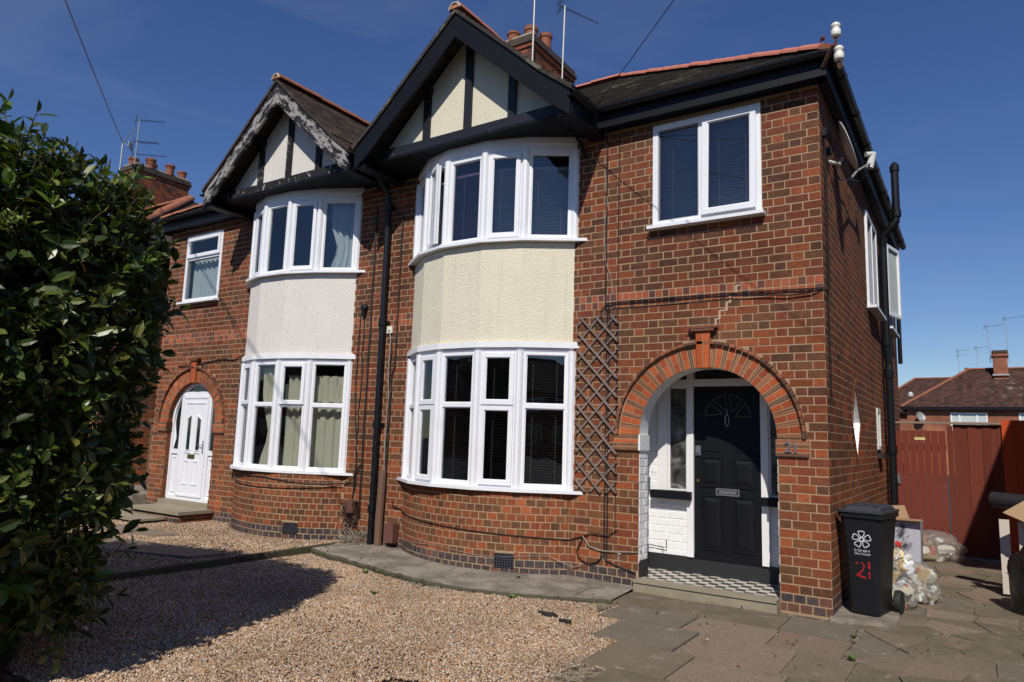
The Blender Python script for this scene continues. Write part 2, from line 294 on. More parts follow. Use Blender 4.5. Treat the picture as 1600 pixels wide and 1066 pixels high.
s = N('mixed_litter', 0.5, 0.4); s.col(s.ramp(s.rnd(), [(0, (0.62, 0.6, 0.55)), (0.2, (0.5, 0.36, 0.15)), (0.34, (0.30, 0.24, 0.17)), (0.48, (0.6, 0.62, 0.66)), (0.6, (0.45, 0.14, 0.04)), (0.68, (0.42, 0.03, 0.03)), (0.76, (0.66, 0.55, 0.3)), (0.86, (0.09, 0.08, 0.07)), (0.93, (0.12, 0.16, 0.22))], 'CONSTANT')); M['litter'] = s.m
M['blackbag'] = m_plain('black_refuse_sack', (0.012, 0.012, 0.013), 0.3, 0.2, 6, 1.0)
M['binplastic'] = m_plain('black_bin_plastic', (0.010, 0.011, 0.013), 0.45, 0.2, 30, 0.15, 0.3)
M['binlid'] = m_plain('charcoal_bin_lid', (0.035, 0.038, 0.045), 0.45, 0.2, 20, 0.15)
M['rubber'] = m_plain('black_rubber', (0.012, 0.012, 0.012), 0.7)
M['whiteprint'] = m_plain('white_print', (0.72, 0.74, 0.76), 0.6, 0.05)
M['redpaint'] = m_plain('red_brushed_paint', (0.45, 0.012, 0.02), 0.5, 0.3, 30)
M['steel'] = m_plain('brushed_steel', (0.45, 0.46, 0.48), 0.35, 0.2, 20, 0, 0.5, 0.85)
M['brass'] = m_plain('aged_brass', (0.30, 0.21, 0.07), 0.35, 0.3, 20, 0, 0.5, 0.85)
M['galv'] = m_plain('galvanised_pole', (0.38, 0.38, 0.36), 0.5, 0.35, 12, 0, 0.5, 0.4)
M['cable'] = m_plain('black_cable', (0.012, 0.011, 0.011), 0.5)
M['greycable'] = m_plain('pale_grey_cable', (0.28, 0.25, 0.21), 0.6)
M['rust'] = m_plain('rusty_iron', (0.11, 0.045, 0.03), 0.8, 0.4, 14, 0.4)
M['rustbox'] = m_plain('brown_painted_metal', (0.13, 0.055, 0.04), 0.6, 0.2, 10)
M['ceramic'] = m_plain('white_ceramic', (0.72, 0.70, 0.62), 0.25, 0.1, 12)
M['plastic'] = m_plain('pale_plastic', (0.62, 0.62, 0.6), 0.4, 0.08)
M['grate'] = m_plain('cast_vent', (0.028, 0.03, 0.042), 0.6, 0.2)
M['void'] = m_plain('vent_hole', (0.004, 0.004, 0.004), 0.9)
M['yellow'] = m_plain('yellow_sign_plate', (0.6, 0.53, 0.22), 0.6, 0.1)
s = N('dead_leaf', 0.8, 0.2); s.col(s.ramp(s.rnd(), [(0, (0.10, 0.055, 0.025)), (0.3, (0.045, 0.03, 0.02)), (0.6, (0.20, 0.12, 0.05)), (0.85, (0.45, 0.40, 0.32))], 'CONSTANT')); M['deadleaf'] = s.m
M['twig'] = m_plain('dry_twigs', (0.34, 0.29, 0.22), 0.8, 0.3)

# ------------------------------------------------------------------ mesh builder
class MB:
    def __init__(s): s.v = []; s.f = []; s.m = []; s.uv = {}
    def add(s, vs, fs, mi=0):
        o = len(s.v); s.v.extend([tuple(p) for p in vs])
        for f in fs: s.f.append(tuple(i + o for i in f)); s.m.append(mi)
    def box(s, x0, x1, y0, y1, z0, z1, mi=0, T=None):
        vs = [(x0, y0, z0), (x1, y0, z0), (x1, y1, z0), (x0, y1, z0), (x0, y0, z1), (x1, y0, z1), (x1, y1, z1), (x0, y1, z1)]
        if T: vs = [T(*p) for p in vs]
        s.add(vs, [(0, 3, 2, 1), (4, 5, 6, 7), (0, 1, 5, 4), (1, 2, 6, 5), (2, 3, 7, 6), (3, 0, 4, 7)], mi)
    def bar(s, p, q, w, h, upv=(0, 0, 1), mi=0):
        p = Vector(p); q = Vector(q); d = (q - p).normalized(); a = d.cross(Vector(upv))
        if a.length < 1e-4: a = Vector((1, 0, 0))
        a.normalize(); b = a.cross(d); a = a * w / 2; b = b * h / 2
        vs = [p - a - b, p + a - b, p + a + b, p - a + b, q - a - b, q + a - b, q + a + b, q - a + b]
        s.add(vs, [(0, 1, 2, 3), (4, 7, 6, 5), (0, 4, 5, 1), (1, 5, 6, 2), (2, 6, 7, 3), (3, 7, 4, 0)], mi)
    def tube(s, pts, r, n=8, mi=0, cap=True):
        pts = [Vector(p) for p in pts]; rings = []; prev = None
        rs = r if isinstance(r, (list, tuple)) else [r] * len(pts)
        for i, p in enumerate(pts):
            d = (pts[min(i + 1, len(pts) - 1)] - pts[max(i - 1, 0)])
            if d.length < 1e-9: d = Vector((0, 0, 1))
            d.normalize()
            if prev is None:
                a = d.orthogonal().normalized()
            else:
                a = prev - d * prev.dot(d)
                a = a.normalized() if a.length > 1e-6 else d.orthogonal().normalized()
            prev = a; b = d.cross(a)
            rings.append([p + (a * math.cos(2 * math.pi * k / n) + b * math.sin(2 * math.pi * k / n)) * rs[i] for k in range(n)])
        vs = [v for rg in rings for v in rg]; fs = []
        for i in range(len(pts) - 1):
            for k in range(n):
                fs.append((i * n + k, i * n + (k + 1) % n, (i + 1) * n + (k + 1) % n, (i + 1) * n + k))
        if cap: fs.append(tuple(range(n))[::-1]); fs.append(tuple((len(pts) - 1) * n + k for k in range(n)))
        s.add(vs, fs, mi)
    def lathe(s, prof, c=(0, 0, 0), n=20, mi=0, axis=(0, 0, 1)):
        ax = Vector(axis).normalized(); a = ax.orthogonal().normalized(); b = ax.cross(a); c = Vector(c)
        vs = [c + ax * h + (a * math.cos(2 * math.pi * k / n) + b * math.sin(2 * math.pi * k / n)) * r for r, h in prof for k in range(n)]
        fs = []
        for i in range(len(prof) - 1):
            for k in range(n): fs.append((i * n + k, i * n + (k + 1) % n, (i + 1) * n + (k + 1) % n, (i + 1) * n + k))
        fs.append(tuple(range(n))[::-1]); fs.append(tuple((len(prof) - 1) * n + k for k in range(n)))
        s.add(vs, fs, mi)
    def poly(s, outer, holes, fn, mi=0):
        loops = [[Vector((a, b, 0)) for a, b in L] for L in [outer] + list(holes)]
        tris = tessellate_polygon(loops); flat = [p for L in loops for p in L]
        s.add([fn(p.x, p.y) for p in flat], [tuple(t) for t in tris], mi)
    def prism(s, pl, T0, T1, mi=0):
        """pl: 2-D polygon; T0/T1 map it to the two end faces"""
        n = len(pl); a = [T0(*p) for p in pl]; b = [T1(*p) for p in pl]
        tr = tessellate_polygon([[Vector((x, y, 0)) for x, y in pl]])
        s.add(a + b, [tuple(t) for t in tr] + [tuple(i + n for i in t[::-1]) for t in tr] +
              [(i, (i + 1) % n, (i + 1) % n + n, i + n) for i in range(n)], mi)
    def zprism(s, pl, z0, z1, mi=0): s.prism(pl, lambda x, y: (x, y, z0), lambda x, y: (x, y, z1), mi)
    def yprism(s, pl, y0, y1, mi=0): s.prism(pl, lambda x, z: (x, y0, z), lambda x, z: (x, y1, z), mi)
    def build(s, name, mats, parent=None, smooth=False, uvf=None):
        me = bpy.data.meshes.new(name); me.from_pydata(s.v, [], s.f)
        if not isinstance(mats, (list, tuple)): mats = [mats]
        for m in mats: me.materials.append(M[m])
        if len(mats) > 1: me.polygons.foreach_set('material_index', s.m)
        if uvf:
            ul = me.uv_layers.new(name='UVMap')
            co = np.array([uvf(v) for v in s.v], dtype=np.float32)
            li = np.zeros(len(me.loops), dtype=np.int32); me.loops.foreach_get('vertex_index', li)
            ul.data.foreach_set('uv', co[li].ravel())
        if smooth: me.polygons.foreach_set('use_smooth', [True] * len(me.polygons))
        me.validate(); me.update()
        o = bpy.data.objects.new(name, me); COL.objects.link(o)
        if parent is not None: adopt(o, parent)
        return o
BASE = {}
def base_of(o): return BASE.get(o.name, Vector((0, 0, 0)))
def adopt(o, parent):
    o.parent = parent
    if parent.type == 'EMPTY': o.matrix_parent_inverse = Matrix.Translation(-base_of(parent))
def tag(o, label, cat, group=None, kind=None):
    if label: o['label'] = label
    if cat: o['category'] = cat
    if group: o['group'] = group
    if kind: o['kind'] = kind
    return o
def thing(name, label, cat, loc=(0, 0, 0), group=None):
    o = bpy.data.objects.new(name, None); COL.objects.link(o); o.location = loc
    BASE[o.name] = Vector(loc); o.empty_display_size = 0.2
    return tag(o, label, cat, group)
def catenary(p, q, sag, n=24):
    p = Vector(p); q = Vector(q)
    return [p.lerp(q, i / n) - Vector((0, 0, 4 * sag * (i / n) * (1 - i / n))) for i in range(n + 1)]
def text_mesh(body, size, depth, name, mat, parent, T, shear=0.0, bold=0.0, align='CENTER'):
    c = bpy.data.curves.new('lettering', 'FONT'); c.body = body; c.size = size; c.extrude = depth; c.align_x = align; c.offset = bold; c.shear = shear
    to = bpy.data.objects.new('lettering', c); COL.objects.link(to)
    dg = bpy.context.evaluated_depsgraph_get(); dg.update()
    me = bpy.data.meshes.new_from_object(to.evaluated_get(dg)); bpy.data.objects.remove(to); bpy.data.curves.remove(c)
    for v in me.vertices: v.co = Vector(T(v.co.x, v.co.y, v.co.z))
    me.materials.clear(); me.materials.append(M[mat]); me.name = name
    o = bpy.data.objects.new(name, me); COL.objects.link(o)
    if parent is not None: adopt(o, parent)
    return o

# ------------------------------------------------------------------ brickwork: real bricks on a mortar face
CH = 0.0825
def brick_rows(mb, fn, s0, s1, z0, z1, holes=(), bond='flemish', rows=None, matf=None, sc=1.0, proud=0.003, jit=0.0018):
    """fn(s, z, d) -> world; holes: functions (za, zb) -> [(a, b)] blocked along s"""
    r0 = int(math.floor(z0 / CH + 0.5)); r1 = int(math.floor(z1 / CH + 0.35))
    rnd = random.Random(int((s0 * 7 + s1 * 3 + z0 + 99) * 10))
    for r in range(r0, r1):
        za = r * CH + 0.0054; zb = (r + 1) * CH - 0.0054
        if zb > z1: zb = z1
        if matf: kind = matf(r)
        else: kind = (0, bond)
        mi, bd = kind
        free = [(s0, s1)]
        for h in holes:
            for a, b in h(za, zb):
                nf = []
                for p, q in free:
                    if b <= p or a >= q: nf.append((p, q)); continue
                    if a > p: nf.append((p, a - 0.004))
                    if b < q: nf.append((b + 0.004, q))
                free = nf
        if bd == 'flemish': seq = [0.2195, 0.1105]; off = 0.0 if r % 2 else -0.165
        elif bd == 'header': seq = [0.1105]; off = 0.0 if r % 2 else -0.0552
        elif bd == 'soldier': seq = [0.0765]; off = 0.0
        elif bd == 'mix': seq = [0.2255] if r % 2 else [0.1135, 0.09]; off = -0.06 if r % 2 else 0
        x = math.floor(s0 / sum(seq) - 1) * sum(seq) + off; i = 0
        while x < s1:
            L = seq[i % len(seq)]; i += 1
            a, b = x + 0.0050, x + L - 0.0050; x += L
            for p, q in free:
                aa, bb = max(a, p), min(b, q)
                if bb - aa < 0.022: continue
                j = lambda: rnd.uniform(-jit, jit)
                d = proud * rnd.uniform(0.55, 1.4)
                e = 0.0022; a1, b1, c1, d1 = aa + j(), bb + j(), za + j(), zb + j()
                vs = [fn(a1, c1, 0), fn(b1, c1, 0), fn(b1, d1, 0), fn(a1, d1, 0), fn(a1 + e, c1 + e, d), fn(b1 - e, c1 + e, d), fn(b1 - e, d1 - e, d), fn(a1 + e, d1 - e, d)]
                mb.add(vs, [(4, 5, 6, 7), (0, 1, 5, 4), (1, 2, 6, 5), (2, 3, 7, 6), (3, 0, 4, 7)], mi)
def rect_hole(a, b, z0, z1):
    return lambda za, zb: [(a, b)] if min(zb, z1) - max(za, z0) > 0.35 * (zb - za) else []
def arch_hole(cx, r, zs):
    def f(za, zb):
        zm = (za + zb) / 2
        if zm <= zs: return []
        if zm >= zs + r: return []
        h = math.sqrt(r * r - (zm - zs) ** 2); return [(cx - h, cx + h)]
    return f
def arch_poly(cx, r, zs, z0=0.0, n=28, top=0.0):
    return [(cx - r, z0), (cx - r, zs)] + [(cx - r * math.cos(math.pi * i / n), zs + r * math.sin(math.pi * i / n)) for i in range(1, n)] + [(cx + r, zs), (cx + r, z0)]
def diamond_hole(c, hw, z, hh):
    def f(za, zb):
        t = 1 - abs((za + zb) / 2 - z) / hh
        return [(c - hw * t, c + hw * t)] if t > 0 else []
    return f
# ------------------------------------------------------------------ helpers for bays and joinery
def offset_line(V, d):
    """V: left-to-right polyline standing on y=0 at both ends; outward is -y"""
    n = len(V); L = []
    for i in range(n - 1):
        a = Vector(V[i]); b = Vector(V[i + 1]); t = (b - a).normalized(); nn = Vector((t.y, -t.x)); L.append((a + nn * d, t))
    def isect(p, t, q, u):
        k = ((q.x - p.x) * u.y - (q.y - p.y) * u.x) / (t.x * u.y - t.y * u.x); return p + t * k
    y0 = 0.0
    out = [isect(L[0][0], L[0][1], Vector((0, y0)), Vector((1, 0)))]
    for i in range(1, n - 1): out.append(isect(L[i - 1][0], L[i - 1][1], L[i][0], L[i][1]))
    out.append(isect(L[-1][0], L[-1][1], Vector((0, y0)), Vector((1, 0))))
    return [(p.x, p.y) for p in out]
def ring(mb, V, d0, d1, z0, z1, mi=0):
    a = offset_line(V, d1); b = offset_line(V, d0); mb.zprism(a + b[::-1], z0, z1, mi)
def facet_T(A, B, ang=0.0, hinge=0.0):
    A = Vector(A); B = Vector(B); t = (B - A).normalized(); n = Vector((t.y, -t.x)); L = (B - A).length
    ca, sa = math.cos(ang), math.sin(ang)
    def T(s, d, z):
        if ang:
            ds = s - hinge; s2 = hinge + ds * ca - d * sa; d2 = ds * sa + d * ca; s, d = s2, d2
        p = A + t * s + n * d; return (p.x, p.y, z)
    return T, L
def lbox(mb, T, s0, s1, d0, d1, z0, z1, mi=0): mb.box(s0, s1, d0, d1, z0, z1, mi, T)
def frame_ring(mb, T, s0, s1, z0, z1, w, d0, d1, mi=0, wb=None):
    wb = wb or w
    lbox(mb, T, s0, s0 + w, d0, d1, z0, z1, mi); lbox(mb, T, s1 - w, s1, d0, d1, z0, z1, mi)
    lbox(mb, T, s0 + w, s1 - w, d0, d1, z0, z0 + wb, mi); lbox(mb, T, s0 + w, s1 - w, d0, d1, z1 - w, z1, mi)
def slats(parent, T, s0, s1, d, z0, z1, mat, pitch=0.026, tilt=0.7):
    mb = MB(); z = z0 + 0.02; rnd = random.Random(int(s0 * 100 + z0 * 10)); h = 0.012
    while z < z1 - 0.01:
        j = rnd.uniform(-0.001, 0.001); c, sn = math.cos(tilt) * h, math.sin(tilt) * h
        vs = [T(s0, d - c, z - sn + j), T(s1, d - c, z - sn + j), T(s1, d + c, z + sn + j), T(s0, d + c, z + sn + j)]
        mb.add(vs, [(0, 1, 2, 3)]); z += pitch
    mb.box(s0, s1, d - 0.015, d + 0.015, z1 - 0.03, z1, 0, T)
    o = mb.build('blind', mat, parent)
    m2 = MB()
    for k in (0.32,) if s1 - s0 < 0.5 else (0.22, 0.75): m2.box(s0 + (s1 - s0) * k - 0.0012, s0 + (s1 - s0) * k + 0.0012, d + 0.014, d + 0.016, z0, z1, 0, T)
    m2.build('blind_cord', 'cord', parent)
def drape(parent, T, s0, s1, d, z0, z1, mat, waves=5, amp=0.022, gather=1.0, name='curtain', seed=0):
    mb = MB(); n = 48; rnd = random.Random(seed); ph = rnd.uniform(0, 6); rows = 8; vs = []
    for j in range(rows + 1):
        z = z0 + (z1 - z0) * j / rows
        for i in range(n + 1):
            u = i / n; pinch = 1 - (1 - gather) * math.exp(-((j / rows - 0.35) / 0.22) ** 2)
            s_ = s1 - (s1 - s0) * (1 - u) * pinch
            dd = d + amp * math.sin(u * waves * 6.283 + ph + 0.5 * math.sin(j * 0.7)) + 0.4 * amp * math.sin(u * waves * 14 + ph * 2)
            vs.append(T(s_, dd, z))
    fs = [(j * (n + 1) + i, j * (n + 1) + i + 1, (j + 1) * (n + 1) + i + 1, (j + 1) * (n + 1) + i) for j in range(rows) for i in range(n)]
    mb.add(vs, fs); return mb.build(name, mat, parent, True)
def valance(parent, T, s0, s1, d, z0, z1, mat):
    mb = MB(); n = 60; vs = []
    for i in range(n + 1):
        u = i / n; s_ = s0 + (s1 - s0) * u; dd = d + 0.012 * math.sin(u * 40)
        zb = z0 + 0.035 * abs(math.sin(u * math.pi * max(1, round((s1 - s0) / 0.2))))
        vs += [T(s_, dd, zb), T(s_, dd, z1)]
    mb.add(vs, [(2 * i, 2 * i + 2, 2 * i + 3, 2 * i + 1) for i in range(n)]); mb.build('valance', mat, parent, True)

def bay_window(house, V, z0, z1, kinds, zt, dress, label=None, zhead=None, head_style='low', opened=None):
    """V left to right; one frame mesh as the part, everything else its sub-parts"""
    F = MB(); n = len(V) - 1; zh = zhead
    for i, (x, y) in enumerate(V):
        F.tube([(x, y, z0), (x, y, z1)], 0.046, 8)
    pend = []
    for i in range(n):
        T, L = facet_T(V[i], V[i + 1]); k = kinds[i]; e = 0.028
        frame_ring(F, T, e, L - e, z0, z1, 0.046, -0.06, 0.004)
        cells = [(z0 + 0.046, z1 - 0.046)] if zt is None else [(z0 + 0.046, zt - 0.024), (zt + 0.024, z1 - 0.046)]
        if zt is not None: lbox(F, T, e + 0.046, L - e - 0.046, -0.06, 0.003, zt - 0.024, zt + 0.024)
        for ci, (za, zb) in enumerate(cells):
            s0, s1 = e + 0.046, L - e - 0.046
            sash = k == 'case' or (k == 'top' and ci == len(cells) - 1)
            pend.append((i, T, L, s0, s1, za, zb, sash, ci))
    win = F.build('bay_window', 'upvc', house)
    for i, T, L, s0, s1, za, zb, sash, ci in pend:
        if sash:
            TT = T
            if opened == i: TT, _ = facet_T(V[i], V[i + 1], R(17), s0)
            S = MB(); frame_ring(S, TT, s0 - 0.016, s1 + 0.016, za - 0.016, zb + 0.016, 0.05, 0.006, 0.03)
            frame_ring(S, TT, s0 + 0.034, s1 - 0.034, za + 0.034, zb - 0.034, 0.01, -0.004, 0.016)
            if opened == i: frame_ring(S, TT, s0 - 0.004, s1 + 0.004, za - 0.004, zb + 0.004, 0.04, -0.03, 0.006)
            so = S.build('casement', 'upvc', win)
            if opened == i: so['label'] = 'casement swung slightly outwards'
            P = MB(); P.add([TT(s0 + 0.036, 0.002, za + 0.036), TT(s1 - 0.036, 0.002, za + 0.036), TT(s1 - 0.036, 0.002, zb - 0.036), TT(s0 + 0.036, 0.002, zb - 0.036)], [(0, 1, 2, 3)])
            P.build('pane', 'glass', win)
        else:
            S = MB(); frame_ring(S, T, s0, s1, za, zb, 0.012, -0.035, -0.008); S.build('glazing_bead', 'upvc', win)
            P = MB(); P.add([T(s0 + 0.008, -0.03, za + 0.008), T(s1 - 0.008, -0.03, za + 0.008), T(s1 - 0.008, -0.03, zb - 0.008), T(s0 + 0.008, -0.03, zb - 0.008)], [(0, 1, 2, 3)])
            P.build('pane', 'glass', win)
    for i in range(n):
        T, L = facet_T(V[i], V[i + 1]); dress(win, T, L, i, z0, z1)
    S = MB(); ring(S, V, -0.10, 0.085, z0 - 0.036, z0 - 0.001); S.build('sill', 'upvc', win)
    Hd = MB()
    if head_style == 'low':
        ring(Hd, V, -0.06, 0.012, z1 + 0.0, z1 + 0.035); ring(Hd, V, -0.06, 0.045, z1 + 0.036, zh)
    else:
        ring(Hd, V, -0.06, 0.010, z1 + 0.0, z1 + 0.075); ring(Hd, V, -0.06, 0.026, z1 + 0.076, zh)
    Hd.build('fascia_board', 'upvc', win)
    # solid head and cill board so that the bay is closed above and below
    return win

def roof_plane(mb, pts, e1, e2, mi=0):
    mb.add(pts, [tuple(range(len(pts)))], mi)
def tiled(mb, eA, eB, rA, rB, g=0.10, w=0.167, t=0.013, seed=0):
    """courses of real tiles between an eaves edge eA-eB and the top edge rA-rB (may be a point)"""
    eA, eB, rA, rB = map(Vector, (eA, eB, rA, rB)); u = (eB - eA).normalized(); mid = (rA + rB) / 2 - (eA + eB) / 2; up_ = (mid - u * mid.dot(u)); H = up_.length; up_.normalize(); nr = u.cross(up_)
    if nr.z < 0: nr = -nr
    sA = [0.0, (rA - eA).dot(u)]; sB = [(eB - eA).dot(u), (rB - eA).dot(u)]; n = int(H / g); rnd = random.Random(seed)
    for k in range(n + 1):
        h0 = k * g; h1 = min(H, h0 + g * 1.25)
        if h1 - h0 < 0.02: continue
        f = (h0 + g * 0.5) / H; f = min(1, f); a = sA[0] + (sA[1] - sA[0]) * f; b = sB[0] + (sB[1] - sB[0]) * f; x = a - rnd.random() * w * 0.2 - (w / 2 if k % 2 else 0)
        while x < b:
            x0, x1 = max(x + 0.002, a), min(x + w - 0.002, b); x += w
            if x1 - x0 < 0.01: continue
            j = rnd.uniform(-0.003, 0.004); l = t + j; P0 = eA + u * x0 + up_ * (h0 + rnd.uniform(-.003, .003)); P1 = eA + u * x1 + up_ * (h0 + rnd.uniform(-.003, .003)); Q0 = eA + u * x0 + up_ * h1; Q1 = eA + u * x1 + up_ * h1
            mb.add([P0 + nr * l, P1 + nr * l, Q1 + nr * 0.002, Q0 + nr * 0.002, P0, P1], [(0, 1, 2, 3), (4, 5, 1, 0), (4, 0, 3), (5, 2, 1)])
def ridge_run(p, q, r, name, mat, parent, seg=0.42, up=0.0, flat=False):
    mb = MB(); p = Vector(p); q = Vector(q); L = (q - p).length; n = max(1, round(L / seg)); d = (q - p) / n; rnd = random.Random(int(L * 100))
    side = d.normalized().cross(Vector((0, 0, 1))).normalized(); upv = side.cross(d.normalized()).normalized()
    for i in range(n):
        a = p + d * i; b = p + d * (i + 1.02); k0, k1 = r * 1.0, r * 1.03; K = 8; vs = []; j = rnd.uniform(-0.004, 0.006)
        for c, rr in ((a, k0), (b, k1)):
            for k in range(K + 1):
                an = math.pi * k / K; vs.append(c + side * math.cos(an) * rr + upv * ((math.sin(an) * rr * (0.62 if flat else 0.85)) + up + j + (0.006 if c is b else 0)))
        fs = [(k, k + 1, K + 2 + k, K + 1 + k) for k in range(K)] + [tuple(range(K + 1)), tuple(range(2 * K + 1, K, -1))]
        mb.add(vs, fs)
    return mb.build(name, mat, parent)
def gutter(mb, pts, r=0.055):
    """half-round gutter swept along pts"""
    pts = [Vector(p) for p in pts]; K = 8; rings = []
    for i, p in enumerate(pts):
        d = (pts[min(i + 1, len(pts) - 1)] - pts[max(i - 1, 0)]).normalized(); sd = d.cross(Vector((0, 0, 1))).normalized()
        rings.append([p + sd * math.cos(math.pi + math.pi * k / K) * r + Vector((0, 0, math.sin(math.pi + math.pi * k / K) * r)) for k in range(K + 1)] +
                     [p + sd * math.cos(math.pi + math.pi * k / K) * r * 0.86 + Vector((0, 0, math.sin(math.pi + math.pi * k / K) * r * 0.86)) for k in range(K, -1, -1)])
    m = 2 * (K + 1); vs = [v for rg in rings for v in rg]; fs = []
    for i in range(len(pts) - 1):
        for k in range(m): fs.append((i * m + k, i * m + (k + 1) % m, (i + 1) * m + (k + 1) % m, (i + 1) * m + k))
    fs.append(tuple(range(m))); fs.append(tuple((len(pts) - 1) * m + k for k in range(m))[::-1]); mb.add(vs, fs)

KF = 0.671                                   # rise of the main roof per metre
def main_z(y): return 5.28 + (y + 0.20) * KF
def casement_plain(house, name, x0, x1, z0, z1, plane, mull=None, sash=None, zt=None, dressing=None, sill=True, sashtilt=0):
    """flat window; plane(s, d, z)->world; s along the wall, d outward"""
    F = MB(); T = plane
    frame_ring(F, T, x0, x1, z0, z1, 0.06, -0.06, 0.012)
    if mull: lbox(F, T, mull - 0.035, mull + 0.035, -0.06, 0.011, z0 + 0.06, z1 - 0.06)
    if zt: lbox(F, T, x0 + 0.06, x1 - 0.06, -0.06, 0.011, zt - 0.03, zt + 0.03)
    win = F.build(name, 'upvc', house)
    cells = []
    xs = [(x0 + 0.06, mull - 0.035), (mull + 0.035, x1 - 0.06)] if mull else [(x0 + 0.06, x1 - 0.06)]
    zs = [(z0 + 0.06, zt - 0.03), (zt + 0.03, z1 - 0.06)] if zt else [(z0 + 0.06, z1 - 0.06)]
    for i, (a, b) in enumerate(xs):
        for j, (c, d) in enumerate(zs):
            if sash and (i, j) in sash:
                def TT(s_, d_, z_, a=a, c=c, dz=d): 
                    k = (dz - z_) / (dz - c) * sashtilt; return T(s_, d_ + k, z_)
                S = MB(); frame_ring(S, TT, a - 0.018, b + 0.018, c - 0.018, d + 0.018, 0.055, 0.013, 0.038); frame_ring(S, TT, a + 0.036, b - 0.036, c + 0.036, d - 0.036, 0.012, 0.0, 0.026)
                S.build('casement', 'upvc', win)
                P = MB(); P.add([TT(a + 0.03, 0.01, c + 0.03), TT(b - 0.03, 0.01, c + 0.03), TT(b - 0.03, 0.01, d - 0.03), TT(a + 0.03, 0.01, d - 0.03)], [(0, 1, 2, 3)]); P.build('pane', 'glass', win)
            else:
                S = MB(); frame_ring(S, T, a, b, c, d, 0.012, -0.03, 0.0); S.build('glazing_bead', 'beading', win)
                P = MB(); P.add([T(a, -0.03, c), T(b, -0.03, c), T(b, -0.03, d), T(a, -0.03, d)], [(0, 1, 2, 3)]); P.build('pane', 'glass', win)
    if sill:
        S = MB(); lbox(S, T, x0 - 0.035, x1 + 0.035, -0.05, 0.10, z0 - 0.036, z0 - 0.001); S.build('sill', 'upvc', win)
    if dressing: dressing(win, T)
    return win

